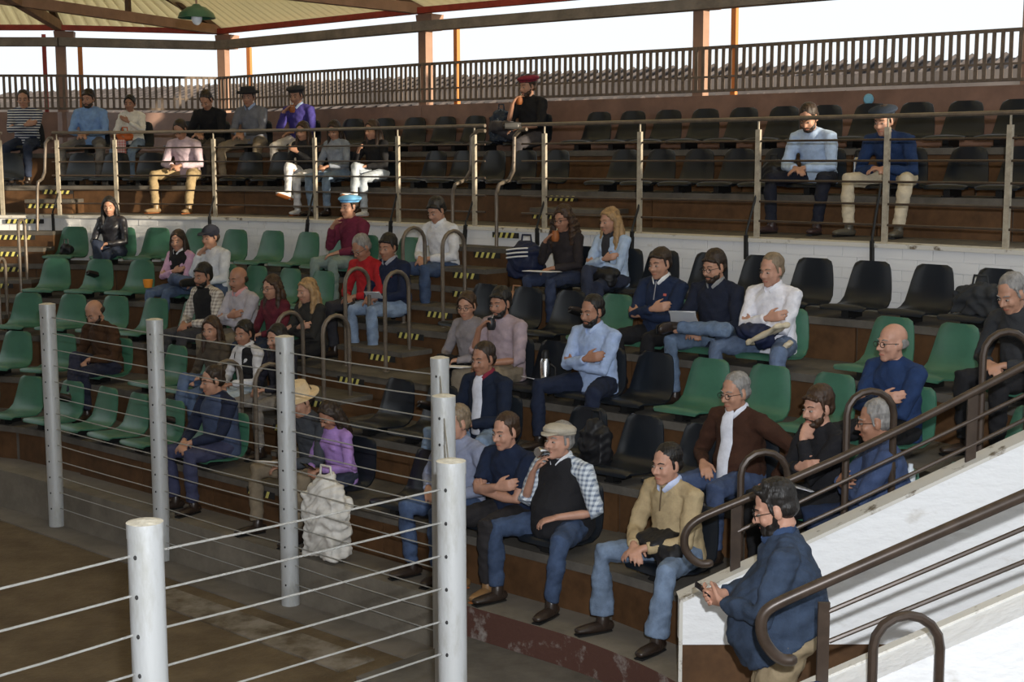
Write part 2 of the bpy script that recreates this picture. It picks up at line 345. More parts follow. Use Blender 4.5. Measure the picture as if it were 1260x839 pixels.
# white parapet: rendered wall with proud painted bricks and a cream edge
mb = MB(); mb.sweep([(DW + 0.012, zk(5) - 0.05), (DW + 0.012, ZW - 0.03), (DW + 0.2, ZW - 0.03), (DW + 0.2, zk(5) - 0.05)], us_to(eU))
par = struct(mb, 'wall_parapet', [M['white']], label='white painted brick parapet behind the last lower row')
mb = MB(); mb.sweep([(DW - 0.03, ZW - 0.03), (DW - 0.03, ZW + 0.004), (DW + 0.21, ZW + 0.004), (DW + 0.21, ZW - 0.03)], us_to(eU)); put(mb, 'coping', [M['nosing']], par)
rb = Row(DW + 0.006); zb = zk(5); ch = (ZW - 0.03 - zb) / 6; bw = 0.27; bmesh_b = MB(); bmesh_b.box((0, 0, ch / 2), (bw - 0.004, 0.014, ch - 0.004)); brick_me = bmesh_b.mesh('brick', M['white'])
s_a = rb.s_px(800, 2.3); s_b = rb.s_px(1275, 2.3); far = MB()
for c in range(6):
    s = 0.3 + (c % 2) * bw / 2
    while s < rb.s[-1] - 1:
        p, a = rb.at_s(s); off = rng.normal(0, 0.0016)
        q = p - nv(a) * off
        if s_a < s < s_b: link('brick', brick_me, par, (q[0], q[1], zb + c * ch), -a)
        elif rb.s_px(-10, 2.3) < s < s_b + 1:
            b = MB(); b.box((0, 0, ch / 2), (bw - 0.004, 0.014, ch - 0.004)); b.xform(Matrix.Translation((q[0], q[1], zb + c * ch)) @ Matrix.Rotation(-a, 4, 'Z')); far.add(b.v, b.f)
        s += bw
o = put(far, 'brick', [M['white']], par); o['kind'] = 'stuff'
# ---- aisles (half steps with hazard strips)
STRIP = {}
def strip_mesh(w):
    w = round(w, 2)
    if w not in STRIP:
        b = MB(); h = 0.055; b.box((0, 0, 0), (w, 0.006, h), m=1)
        n = int(w / 0.075)
        for i in range(n):
            x = -w / 2 + (i + 0.25) * 0.075
            b.add([(x, -0.004, -h / 2), (x + 0.035, -0.004, -h / 2), (x + 0.06, -0.004, h / 2), (x + 0.025, -0.004, h / 2)], [[0, 1, 2, 3]], 0)
        STRIP[w] = b.mesh('hazard_strip', [M['yellow'], M['hazblack']])
    return STRIP[w]
def aisle(cu, width, ks, label, landing=True, sw=0.36, soff=0.0):
    """cu: centre station; builds one step object per half step; sweep follows the stand"""
    p0, a0 = station(cu, dk(ks[0])); root = empty('aisle_steps', (p0[0], p0[1], ZT), 0, label, None, None, 'structure')
    def place(d0, d1, z0, z1, strip=True):
        pm, a = station(cu, (d0 + d1) / 2); b = MB(); b.box((0, 0, (z1 + z0) / 2), (width, d1 - d0, z1 - z0), m=1); b.box((0, -0.004, z1 - 0.02), (width + 0.004, d1 - d0 + 0.01, 0.045), m=0)
        me = b.mesh('step', [M['concrete'], M['brown']]); o = link('step', me, root, (pm[0] - p0[0], pm[1] - p0[1], -ZT), -a)
        if strip: st(d0 - 0.012, z1 - 0.07)
    def st(d, z):
        pm, a = station(cu, d); q = pm + tv(a) * soff; link('hazard_strip', strip_mesh(sw), root, (q[0] - p0[0], q[1] - p0[1], z - ZT), -a)
    for k in ks:
        st(dk(k) - 0.020, zk(k) - 0.07)
        if k < 5: place(dk(k + 1) - 0.376, dk(k + 1) + 0.02, zk(k) - 0.02, zk(k) + RISE / 2)
    if landing:
        h = (ZW - zk(5)) / 3
        place(DW - 0.60 + 0.30, DW + 0.01, zk(5) - 0.02, zk(5) + 2 * h); place(DW - 0.60, DW - 0.27, zk(5) - 0.02, zk(5) + h)
        st(DW - 0.035, ZW - 0.07)
    return root
def t2u(t): return 1 + t
CA = 2.27; CAW = 0.9
aisle(t2u(CA), CAW, [2, 3, 4, 5], 'centre aisle steps with yellow and black hazard strips', soff=0.18)
aisle(t2u(3.05), 0.7, [1], 'lowest step of the centre aisle beside the seated man in navy', landing=False)
UL = ROW[5].u_px(8, zk(5)); aisle(UL, 0.95, [1, 2, 3, 4, 5], 'left aisle steps with yellow and black hazard strips', sw=0.5)
root = empty('aisle_steps', (0, 0, 0), 0, 'steps up to the top rows beside the backpack', None, None, 'structure')
r6 = Row(D6 - 0.2)
for pa, pb, d0, d1, z0, z1 in ((652, 745, D6 - 0.38, D6 + 0.02, ZW, ZW + 0.18), (30, 88, D6 - 0.38, D6 + 0.02, ZW, ZW + 0.18)):
    rr = Row(d0); sa, sb_ = rr.s_px(pa, z1), rr.s_px(pb, z1); pm, a = rr.at_s((sa + sb_) / 2); w = sb_ - sa
    b = MB(); b.box((0, (d1 - d0) / 2, (z1 + z0) / 2), (w, d1 - d0, z1 - z0), m=1); b.box((0, (d1 - d0) / 2 - 0.005, z1 - 0.02), (w, d1 - d0, 0.045))
    link('step', b.mesh('step', [M['concrete'], M['brown']]), root, (pm[0], pm[1], 0), -a)
    for dd, zz, off in ((d0 - 0.01, z1 - 0.08, -w / 2 + 0.24), (D6 - 0.02, Z6 - 0.08, -w / 2 + 0.45)):
        q, a2 = Row(dd).at_s(Row(dd).s_px(project(*pm, z1)[0], zz)); q = q + tv(a2) * off; link('hazard_strip', strip_mesh(0.42), root, (q[0], q[1], zz), -a2)
# ---- back wall, columns, pickets (angular, unlike the curved tiers)
ZPT, ZPB = 4.50, 4.02
BP = [on_z(px, py, ZPT)[:2] for px, py in ((-150, 93), (74, 93), (268, 96), (513, 79.5), (853, 60), (1262, 35.5))]
BP = [Vector(p) for p in BP]; BP.append(BP[-1] + (BP[-1] - BP[-2]) * 0.8); BP[0] = BP[1] + (BP[0] - BP[1]).normalized() * 3
def inward(a, b): d = (b - a).normalized(); return Vector((d.y, -d.x)) if True else d
bays = list(zip(BP[:-1], BP[1:]))
mb = MB()
for a, b in bays:
    n = inward(a, b); d = (b - a); L = d.length; c = (a + b) / 2 - n * 0.09; mb.box((c.x, c.y, (ZPB + Z7) / 2 - 0.28), (L + 0.12, 0.16, ZPB - Z7 + 0.5), math.atan2(d.y, d.x))
wb = struct(mb, 'wall_back', [M['brownwall']], label='brown rendered wall below the picket fence')
p = on_z(1069, 122, 4.2); a, b = bays[4]; n = inward(a, b)
D = ray(1069, 122); tt = ((a - Vector((0, 0))).dot(n) + 0.005) / (D[0] * n.x + D[1] * n.y)
mb = MB(); A = Matrix((( n.y, 0, n.x), (-n.x, 0, n.y), (0, 1, 0))); mb.lathe([(0.001, 0), (0.055, 0.0), (0.055, 0.012), (0.04, 0.03), (0.001, 0.034)], (D[0] * tt, D[1] * tt, CH + D[2] * tt), A=A)
tag(put(mb, 'wall_plaque', [mat('pale_blue_glaze', (0.2, 0.45, 0.62), 0.3)], None, True), 'small round pale blue disc on the brown back wall', 'plaque')
pf = empty('picket_fence', (BP[3].x, BP[3].y, ZPB), 0, 'long fence of weathered upright pickets on top of the back wall', 'fence')
b = MB(); hgt = ZPT - ZPB; b.box((0, 0, hgt / 2 + 0.01), (0.036, 0.014, hgt)); pk = b.mesh('picket', M['picket'])
mb = MB(); mb2 = MB(); npick = 0
for i, (a, b_) in enumerate(bays):
    d = b_ - a; L = d.length; ang = math.atan2(d.y, d.x); n = inward(a, b_); sp = 0.083; m = int(L / sp)
    for j in range(m):
        q = a + d * ((j + 0.5) / m)
        x = project(q.x, q.y, ZPT)[0]
        if -25 < x < 1285:
            o = link('picket', pk, pf, (q.x - BP[3].x, q.y - BP[3].y, 0), ang + random.uniform(-.05, .05)); o.rotation_euler[1] = random.uniform(-.012, .012); npick += 1
    for z, w in ((ZPT, 0.035), (ZPB + 0.02, 0.03), (ZPB + 0.17, 0.02)):
        c = a - n * 0.012; c2 = b_ - n * 0.012; mb.beam((c.x - BP[3].x, c.y - BP[3].y, z - ZPB), (c2.x - BP[3].x, c2.y - BP[3].y, z - ZPB), 0.02, w)
put(mb, 'rail', [M['picket']], pf)
def colZ(i, px, py): D = ray(px, py); return CH + D[2] * BP[i].y / D[1]
ZL = colZ(2, 268, 56); ZP = colZ(2, 268, 39)
mb = MB()
for a, b in bays: mb.beam((a.x, a.y, ZL), (b.x, b.y, ZL), 0.16, 0.12)
struct(mb, 'trim_lintel', [M['lintel']], label='grey lintel between the columns above the picket fence')
mb = MB()
for a, b in bays: mb.beam((a.x, a.y, ZP), (b.x, b.y, ZP), 0.08, 0.075)
struct(mb, 'trim_eave_beam', [M['redbeam']], label='red oxide eave beam under the corrugated roof')
for i, c in enumerate(BP[1:6]):
    g = i + 1; d = (BP[g + 1] - BP[g - 1]); ang = math.atan2(d.y, d.x); n = inward(BP[g - 1], BP[g + 1]); c = c - n * 0.16; r = empty('roof_column', (c.x, c.y, Z7), ang, f'roof column number {g} from the left, rising through the picket fence', 'column', 'roof columns along the back wall')
    mb = MB(); mb.box((0, 0, (ZP - Z7) / 2), (0.13, 0.13, ZP - Z7)); put(mb, 'shaft', [M['rafter']], r)
    mb = MB(); mb.box((0.06, 0.02, ZP - Z7 - 0.14), (0.24, 0.2, 0.2), taper=1.15); put(mb, 'bracket', [M['rafter']], r)
    mb = MB(); mb.box((0.22, 0.35, (ZL - Z7) / 2 - 0.05), (0.06, 0.06, ZL - Z7 + 0.1)); put(mb, 'outer_post', [M['orange']], r)
    mb = MB(); q0 = Vector((0, 0, ZP - Z7 + 0.03)); mb.beam(q0, q0 + Vector((0, -8.5, 0.0)), 0.10, 0.13); put(mb, 'tie_beam', [M['rafter']], r)
    SL = math.tan(R(15)); mb = MB(); mb.beam(q0, q0 + Vector((0, -8.5, 8.5 * SL)), 0.08, 0.09)
    for k in (2.2, 4.4, 6.6): mb.beam(q0 + Vector((0, -k, 0)), q0 + Vector((0, -k, k * SL)), 0.06, 0.06)
    put(mb, 'rafter', [mat('dark_rafter', (0.12, 0.075, 0.05), 0.8)], r)
# corrugated roof: bays mitred along the hips
hip = []
for i, c in enumerate(BP):
    n1 = inward(*bays[max(0, i - 1)]); n2 = inward(*bays[min(len(bays) - 1, i)]); h = (n1 + n2).normalized(); hip.append(h / max(0.5, h.dot(n1)))
RL = 8.6
for i, (a, b) in enumerate(bays):
    root = empty('ceiling', (a.x, a.y, ZP), 0, f'corrugated roof bay number {i + 1} from the left', None, None, 'structure')
    L = (b - a).length; ns = max(2, round(L / 1.4)); m = 0
    for sidx in range(ns):
        f0, f1 = sidx / ns, (sidx + 1) / ns; nc = max(4, int(round(L / ns / 0.15))) * 6; v = []; F = []
        for j in range(nc + 1):
            f = f0 + (f1 - f0) * j / nc; o1 = a.lerp(b, f); h = hip[i].lerp(hip[i + 1], f); z = 0.032 * math.cos(2 * math.pi * 6 * (j / 6) / 6.0) + 0.007 * (sidx % 2)
            for t_, dz in ((-0.28, 0), (RL, 0)):
                q = o1 + h * t_; v.append((q.x - a.x, q.y - a.y, 0.10 + t_ * math.tan(R(15)) + z))
        for j in range(nc): F.append([2 * j, 2 * j + 1, 2 * j + 3, 2 * j + 2])
        nv0 = len(v); v += [(x, y, z + 0.012) for x, y, z in v]; F += [[q + nv0 for q in f[::-1]] for f in F]
        for j in range(nc): F.append([2 * j, 2 * j + 2, nv0 + 2 * j + 2, nv0 + 2 * j])
        mb = MB(); mb.add(v, F); put(mb, 'roof_sheet', [M['roof']], root)
    mb = MB()
    for t_ in (1.6, 3.3, 5.0, 6.7):
        q0, q1 = a + hip[i] * t_, b + hip[i + 1] * t_; z = t_ * math.tan(R(15)) + 0.02; mb.beam((q0.x - a.x, q0.y - a.y, z), (q1.x - a.x, q1.y - a.y, z), 0.06, 0.08)
    put(mb, 'purlin', [M['rafter']], root)
# unseen hall roof over the arena and unseen walls, added to block daylight
e0 = [BP[i] + hip[i] * (RL - 0.15) for i in range(len(BP))]; zr = ZP + 0.1 + RL * math.tan(R(15))
def plate(mb, pts, z0, z1):
    n = len(pts); mb.add([(x, y, z0) for x, y in pts] + [(x, y, z1) for x, y in pts], [list(range(n))[::-1], [n + i for i in range(n)]] + [[i, (i + 1) % n, n + (i + 1) % n, n + i] for i in range(n)])
mb = MB(); pts = [(p.x, p.y) for p in e0]; plate(mb, [(-26, -12)] + [(-26, pts[0][1])] + pts + [(pts[-1][0], -12)], zr, zr + 0.08)
struct(mb, 'ceiling_upper', [M['roofdark']])
mb = MB(); mb.box((-4, -12, 2.2), (44, 0.3, 4.8)); mb.box((-26, 4, 3.2), (0.3, 32, 6.8)); mb.box((10.5, -1, 2.2), (0.3, 24, 5.2)); mb.box((-24, -7, 1.5), (4, 10, 3)); struct(mb, 'wall_unseen', [M['brown']])
# red rain pipe at the left column
p = on_z(56, 97, ZPT); mb = MB(); s_ = 0.985; mb.tube([(p[0] * s_, p[1] * s_, Z7 + 0.3), (p[0] * s_, p[1] * s_, ZP - 0.05)], 0.032, 10); tag(put(mb, 'rain_pipe', [M['redbeam']], None, True), 'thin red vertical pipe beside the leftmost roof column', 'pipe')
# outside: unseen yard added to bounce light upward; low building with tiled roof
mb = MB(); mb.box((0, 40, -0.3), (160, 50, 0.3)); mb.box((45, 0, -0.3), (50, 80, .3)); struct(mb, 'ground', [M['groundout']])
o = empty('outbuilding', (6, 27, 0.35), -0.55, 'low building with an old tiled roof seen through the pickets', 'building')
mb = MB(); mb.box((0, 0, 2.2), (46, 4, 4.4)); put(mb, 'wall', [M['farwall']], o)
mb = MB(); mb.add([(-24, -2.4, 3.9), (24, -2.4, 3.9), (24, 0.6, 4.75), (-24, 0.6, 4.75), (-24, 2.6, 3.9), (24, 2.6, 3.9)], [[0, 1, 2, 3], [3, 2, 5, 4], [0, 3, 4], [1, 5, 2], [0, 4, 5, 1]])
for i in range(160): mb.tube([(-23.9 + i * 0.3, -2.45, 3.93), (-23.9 + i * 0.3, 0.6, 4.79)], 0.07, 5)
put(mb, 'tiled_roof', [M['tile']], o)
# ---- stairwell on the right
def prism_y(mb, xz, y0, y1, m=0, mis=None):
    n = len(xz); v = [(x, y0, z) for x, z in xz] + [(x, y1, z) for x, z in xz]; o = len(mb.v); mb.v += [tuple(map(float, p)) for p in v]
    mb.f += [[o + i, o + (i + 1) % n, o + n + (i + 1) % n, o + n + i] for i in range(n)] + [[o + i for i in range(n)][::-1], [o + n + i for i in range(n)]]; mb.mi += (mis or [m] * n) + [m, m]
A0 = on_y(838, 741, WALLY); A1 = on_y(1260, 545, WALLY); sl = (A1[2] - A0[2]) / (A1[0] - A0[0]); XE = 4.6
zt = lambda x: A0[2] + sl * (x - A0[0]); zd = on_y(900, 793, WALLY)[2]
mb = MB(); prism_y(mb, [(A0[0], zd), (XE, zd), (XE, zt(XE)), (A0[0], zt(A0[0]))], WALLY, WALLY + WALLD)
mb.v = list(mb.v); mb.box(((A0[0] + XE) / 2, WALLY + WALLD / 2 + 0.01, (zd - 0.3) / 2), (XE - A0[0] - 0.01, WALLD, zd + 0.3), m=1)
w1 = struct(mb, 'wall_right', [M['whiteslope'], M['brown']], label='white sloping stairwell wall behind the man with the phone')
mb = MB(); mb.beam((A0[0] - 0.005, WALLY + WALLD / 2, zt(A0[0]) + 0.006), (XE, WALLY + WALLD / 2, zt(XE) + 0.006), WALLD + 0.015, 0.02); mb.box((A0[0], WALLY + 0.005, zt(A0[0]) / 2), (0.02, 0.02, zt(A0[0]))); put(mb, 'chipped_edge', [M['nosing']], w1)
W2Y = 5.95; B0 = on_y(991, 839, W2Y); B1 = on_y(1260, 722, W2Y); s2 = (B1[2] - B0[2]) / (B1[0] - B0[0]); zt2 = lambda x: B0[2] + s2 * (x - B0[0]); X0 = B0[0] - 0.45
mb = MB(); prism_y(mb, [(X0, -0.2), (XE, -0.2), (XE, zt2(XE)), (X0, zt2(X0))], W2Y - 0.26, W2Y)
w2 = struct(mb, 'wall_right_near', [M['whiteslope']], label='nearer white sloping stairwell wall at the bottom right corner')
mb = MB(); mb.beam((X0, W2Y - 0.03, zt2(X0) + 0.004), (XE, W2Y - 0.03, zt2(XE) + 0.004), 0.06, 0.015); put(mb, 'chipped_edge', [M['nosing']], w2)
# brown landing of the stairwell behind the man
mb = MB(); mb.box(((1.9 + XE) / 2, (W2Y + WALLY) / 2, 0.22), (XE - 1.9, WALLY - W2Y, 0.45)); struct(mb, 'floor_stairwell', [M['brown']])
# ================================================================ PEOPLE
def V(*a): return Vector(a)
def ik(a, t, l1, l2, pole):
    a, t = V(*a), V(*t); d = t - a; L = min(max(d.length, 0.05), (l1 + l2) * 0.999); u = d.normalized()
    x = (l1 * l1 - l2 * l2 + L * L) / (2 * L); h = math.sqrt(max(0, l1 * l1 - x * x)); p = V(*pole); p = p - u * p.dot(u)
    p = p.normalized() if p.length > 1e-4 else u.orthogonal().normalized()
    return a + u * x + p * h, a + u * L
def lerp(a, b, t): return a + (b - a) * t
def hand(mb, w, fwd, nrm, side, curl=0.5, sc=1.0, fat=1.0):
    """five separate fingers and a thumb rooted in a palm; side +1: thumb towards x = fwd x nrm"""
    f = fwd.normalized(); n = (nrm - f * nrm.dot(f)).normalized(); s = f.cross(n) * side
    mb.tube([w, w + f * 0.03 * sc, w + f * 0.065 * sc, w + f * 0.092 * sc], [(0.027 * sc, 0.019 * sc), (0.036 * sc, 0.016 * sc), (0.042 * sc, 0.015 * sc), (0.040 * sc, 0.013 * sc)], 10, round_=True, xax=s)
    for k, (off, ln, st) in enumerate(((0.031, 0.073, 0.088), (0.0105, 0.081, 0.093), (-0.0105, 0.075, 0.09), (-0.031, 0.058, 0.083))):
        p = w + f * st * sc + s * off * sc; d = (f + s * off * 1.6).normalized(); pts = [p - d * 0.02 * sc, p]; a = 0
        for j, fr in enumerate((0.45, 0.30, 0.25)):
            a += curl * (0.55, 0.8, 0.6)[j] * (1 + 0.08 * k); q = d * math.cos(a) + n * math.sin(a); p = p + q * ln * fr * sc; pts.append(p)
        r = 0.0088 * sc * fat; mb.tube(pts, [r, r, r * 0.95, r * 0.88, r * 0.75], 7, round_=True)
    p = w + f * 0.022 * sc + s * 0.028 * sc; d = (f * 0.62 + s * 0.72 + n * 0.35).normalized(); q = (f * 0.9 + s * 0.25 + n * (0.3 + 0.3 * curl)).normalized()
    mb.tube([p - d * 0.02 * sc, p + d * 0.028 * sc, p + d * 0.028 * sc + q * 0.03 * sc, p + d * 0.028 * sc + q * 0.052 * sc], [0.013 * sc, 0.0115 * sc, 0.010 * sc, 0.008 * sc], 7, round_=True)
def head_prims(mb, H, fem=False, chub=0.0):
    E = lambda c, r: mb.ell(H @ V(*c), r, A=H.to_3x3(), seg=14, rings=10)
    j = 0.92 if fem else 1.0; c = 1 + chub
    E((0, -0.018, 0.035), (0.073, 0.093, 0.083)); E((0, 0.018, -0.028), (0.061 * c, 0.066, 0.083))
    E((0, 0.052 - 0.004 * fem, -0.094), (0.030 * j * c, 0.026, 0.022)); E((0, 0.02, -0.075), (0.051 * j * c, 0.05, 0.034 * c))
    for s in (-1, 1):
        E((s * 0.034, 0.058, -0.030), (0.024 * c, 0.022, 0.026)); E((s * 0.073, -0.008, -0.010), (0.011, 0.020, 0.032)); E((s * 0.012, 0.088, -0.034), (0.009, 0.010, 0.008))
    mb.tube([H @ V(0, 0.072, 0.018), H @ V(0, 0.086, -0.005), H @ V(0, 0.103, -0.030)], [0.010, 0.0105, 0.013], 8, round_=True)
    mb.tube([H @ V(-0.042, 0.060, 0.022), H @ V(-0.018, 0.075, 0.023), H @ V(0.018, 0.075, 0.023), H @ V(0.042, 0.060, 0.022)], 0.010, 7, round_=True)
    for z, r in ((-0.060, 0.0065), (-0.071, 0.0075)): mb.tube([H @ V(-0.020, 0.070, z - .002), H @ V(0, 0.081, z), H @ V(0.020, 0.070, z - .002)], r, 6, round_=True)
def hair_prims(mb, H, kind):
    E = lambda c, r: mb.ell(H @ V(*c), r, A=H.to_3x3(), seg=14, rings=10); T = lambda pts, r: mb.tube([H @ V(*p) for p in pts], r, 8, round_=True)
    if kind == 'bald':
        for s in (-1, 1): E((s * 0.052, -0.035, -0.005), (0.028, 0.058, 0.034))
        E((0, -0.078, -0.01), (0.06, 0.036, 0.036)); return
    up = {'quiff': 0.008, 'thick': 0.010, 'curly': 0.012}.get(kind, 0.004)
    E((0, -0.030, 0.050 + up * 0.5), (0.0785 + up * 0.3, 0.091, 0.078 + up)); E((0, -0.050, -0.002), (0.0775, 0.064, 0.060))
    for s in (-1, 1): T([(s * 0.068, 0.020, 0.055), (s * 0.074, 0.016, 0.02), (s * 0.073, 0.010, -0.012)], 0.009)
    if kind == 'quiff': T([(-0.040, 0.042, 0.098), (0, 0.052, 0.110), (0.040, 0.042, 0.100)], 0.016); T([(-0.035, 0.0, 0.118), (0.035, 0.0, 0.118)], 0.022)
    if kind == 'fringe' or kind == 'thick': T([(-0.055, 0.048, 0.062), (-0.01, 0.066, 0.076), (0.05, 0.050, 0.062)], 0.016)
    if kind in ('long', 'wavy', 'curly', 'bun', 'tail'):
        T([(-0.005, 0.055, 0.092), (-0.045, 0.048, 0.070), (-0.070, 0.022, 0.03)], 0.014); T([(0.005, 0.055, 0.092), (0.045, 0.048, 0.070), (0.070, 0.022, 0.03)], 0.014)
    if kind in ('long', 'wavy', 'curly'):
        w = {'long': 0.026, 'wavy': 0.030, 'curly': 0.036}[kind]; g = {'long': 0.0, 'wavy': 0.012, 'curly': 0.03}[kind]
        for s in (-1, 1):
            T([(s * 0.062, -0.005, 0.06), (s * (0.080 + g), -0.005, -0.01), (s * (0.083 + g), 0.005, -0.10), (s * (0.085 + g), 0.025, -0.19), (s * (0.075 + g), 0.045, -0.27)], [w, w, w * 1.05, w, w * 0.6])
            T([(s * 0.06, -0.05, 0.03), (s * (0.078 + g), -0.05, -0.06), (s * (0.09 + g), -0.05, -0.16), (s * 0.08, -0.05, -0.25)], [w * 1.2, w * 1.3, w * 1.3, w * 0.7])
        T([(0, -0.09, 0.02), (0, -0.10, -0.08), (0, -0.10, -0.18), (0, -0.09, -0.26)], [0.05, 0.055, 0.055, 0.03]); T([(0.03, -0.085, 0.0), (0.05, -0.09, -0.1), (0.05, -0.085, -0.22)], 0.038); T([(-0.03, -0.085, 0.0), (-0.05, -0.09, -0.1), (-0.05, -0.085, -0.22)], 0.038)
    if kind == 'bun': E((0, -0.115, 0.06), (0.035, 0.032, 0.035))
    if kind == 'tail': T([(0, -0.11, 0.04), (0.01, -0.145, -0.02), (0.03, -0.13, -0.12), (0.03, -0.11, -0.2)], [0.028, 0.032, 0.03, 0.012])
PERS = {}
SK = {'a': (0.42, 0.225, 0.150), 'b': (0.34, 0.170, 0.108), 'c': (0.47, 0.255, 0.180), 'd': (0.33, 0.17, 0.11)}
HC = {'black': (0.012, 0.010, 0.009), 'dark': (0.028, 0.017, 0.011), 'brown': (0.042, 0.022, 0.012), 'blond': (0.30, 0.19, 0.09), 'grey': (0.22, 0.21, 0.20), 'sand': (0.20, 0.15, 0.10), 'white': (0.42, 0.40, 0.38)}
def person(key, label, org, rot, rise=RISE, stand=False, skin='a', hair='short', hc='dark', fem=False, top=(0.02, 0.03, 0.06), tk='knit', sleeve=1.0, inner=None, collar=None, vest=None, vk='knit', legs=(0.05, 0.09, 0.2), lk='denim', shoe=(0.03, 0.02, 0.015),
           arms=('lap', 'lap'), pose='norm', lean=6, hyaw=0, hpitch=8, htilt=0, sc=1.0, belly=0.0, girth=1.07, glasses=False, beard=None, hat=None, hatc=(0.1, 0.1, 0.1), yaw=0, flare=0.0, top_mat=None, cuff=None, group=None, curl=0.6, chub=0.0, tilt=0.0, zipc=None, fold=0.005, hem=0.0):
    if fem: sc *= 0.94
    root = empty('person', org, rot + R(yaw), label, 'person'); root.scale = (sc, sc, sc)
    dist = math.hypot(org[0], org[1]); vox = min(0.0125, max(0.0066, 0.00088 * dist))
    sz = (rise + 0.09) / sc; hipz = (sz + 0.075) if not stand else 0.92; hip = V(0, -0.24 if not stand else 0, hipz); la = R(lean); ti = R(tilt)
    up = V(math.sin(ti), math.sin(la), math.cos(la) * math.cos(ti)).normalized(); spine = 0.463 if not stand else 0.50
    if fem: spine -= 0.01
    bend = V(0, -0.035 if lean > 12 else -0.012, 0)
    sp = lambda f: hip + up * spine * f + bend * math.sin(min(f, 1) * math.pi)
    neck = sp(1.0); fat = girth
    Hd = neck + up * 0.050 + V(0, 0.032, 0.064)
    H = Matrix.Translation(Hd) @ Matrix.Rotation(R(hyaw), 4, 'Z') @ Matrix.Rotation(-R(hpitch), 4, 'X') @ Matrix.Rotation(R(htilt), 4, 'Y') @ Matrix.Scale(1.05, 4)
    sw = (0.152 if fem else 0.178) * (0.5 + 0.5 * fat)
    shd = {s: sp(0.845) + V(s * sw, 0, 0) for s in (-1, 1)}
    hy, hz_ = hip.y, hip.z
    def target(nm, s):
        if isinstance(nm, tuple): return V(*nm)
        return {'lap': V(s * 0.06, hy + 0.30, hipz + 0.10), 'laplow': V(s * 0.045, hy + 0.36, hipz + 0.085), 'knee': V(s * 0.16, hy + 0.36, hipz + 0.10), 'cross': neck + V(-s * 0.075, 0.19 + 0.014 * s + belly * .6, -0.265 + 0.03 * s),
                'chin': V(0, 0, 0) + Hd + V(s * 0.045, 0.125, -0.175), 'mouth': Hd + V(s * 0.085, 0.165, -0.205), 'phone': V(s * 0.065, neck.y + 0.27, neck.z - 0.33), 'side': V(s * 0.27, hy + 0.0, hipz + 0.02), 'thigh': V(s * 0.13, hy + 0.24, hipz + 0.105),
                'chest': neck + V(s * 0.06, 0.24, -0.16), 'hang': V(s * 0.25, hy + 0.02, hipz - 0.05), 'low': V(s * 0.04, hy + 0.52, hipz + 0.02)}[nm]
    arm = {}
    for s, nm in ((-1, arms[0]), (1, arms[1])):
        t = target(nm, s); pole = V(s * 0.9, -0.35, -0.9)
        if nm in ('chin', 'mouth'): pole = V(s * 0.35, 0.1, -1.0)
        if nm == 'cross': pole = V(s * 1.0, 0.0, -0.75)
        el, wr = ik(shd[s], t, 0.285, 0.255, pole); arm[s] = (shd[s], el, wr, nm)
    # ---- legs
    L = {}
    for s in (-1, 1):
        h = hip + V(s * 0.088, 0.02, -0.01); p = pose if isinstance(pose, str) else pose[0 if s < 0 else 1]
        if stand: t, pole = V(s * 0.11, 0.0, 0.09), V(0, 1, 0)
        elif p == 'wide': t, pole = V(s * 0.24, 0.20, 0.09), V(s * 0.35, 0.4, 1)
        elif p == 'fwd': t, pole = V(s * 0.12, 0.27, 0.09), V(s * 0.1, 0.6, 1)
        elif p == 'back': t, pole = V(s * 0.11, 0.02, 0.10), V(s * 0.1, 0.7, 1)
        elif p == 'over': t, pole = V(-s * 0.14, 0.36, 0.30), V(s * 0.1, 0.5, 1)          # knee over knee
        elif p == 'four': t, pole = V(-s * 0.10, 0.20, hipz + 0.12), V(s * 1.0, 0.5, 0.25)  # ankle on the other knee
        elif p == 'up': t, pole = V(s * 0.14, 0.10, 0.25), V(s * 0.1, 0.6, 1)
        else: t, pole = V(s * 0.13, 0.17, 0.09), V(s * 0.12, 0.5, 1)
        kn, an = ik(h, t, 0.43, 0.41, pole); L[s] = (h, kn, an, p)
    g = fat
    # ---- body: one continuous skin, head to feet
    b = MB(); head_prims(b, H, fem, chub)
    b.tube([sp(0.93), neck + up * 0.02, H @ V(0, -0.022, -0.075), H @ V(0, -0.02, -0.03)], [0.06, (0.050 + chub * .05) if not fem else 0.042, 0.050 + chub * .06 if not fem else 0.041, 0.045], 12, round_=True)
    b.tube([sp(0.0), sp(0.4), sp(0.75), sp(0.93)], [(0.12, 0.085), (0.11, 0.08), (0.12, 0.08), (0.08, 0.06)], 12, round_=True, xax=(1, 0, 0))
    for s in (-1, 1):
        a, e, w, nm = arm[s]; k = 0.86 if fem else 1.0
        r1, r2, r3 = (0.044 * k, 0.040 * k, 0.026 * k) if sleeve < 0.6 else (0.034 * k, 0.032 * k, 0.024 * k)
        b.tube([sp(0.86) + V(s * 0.08, 0, 0), a, lerp(a, e, 0.5), e, lerp(e, w, 0.35), w], [r1, r1, r1, r1 * 0.86, r2, r3], 10, round_=True)
        f = (w - e).normalized()
        if nm in ('lap', 'laplow', 'knee', 'thigh', 'low'): f = (f + V(-s * 0.35, 0.1, -0.25)).normalized(); n = V(-s * 0.25, 0, -1)
        elif nm == 'cross': f = (f + V(-s * 0.7, -0.5, 0.12)).normalized(); n = V(0, -1, 0)
        elif nm == 'chin': f = (H @ V(0, 0.055, -0.085) - w).normalized(); n = V(-s, -0.6, 0)
        elif nm == 'mouth': f = (H @ V(0, 0.135, -0.085) - w).normalized(); n = V(-s * 0.9, -0.35, 0.1)
        elif nm in ('phone', 'chest'): n = V(-s * 0.9, -0.25, 0.35)
        elif nm in ('hang', 'side'): n = V(-s, 0, 0)
        else: n = V(-s * 0.4, 0, -1)
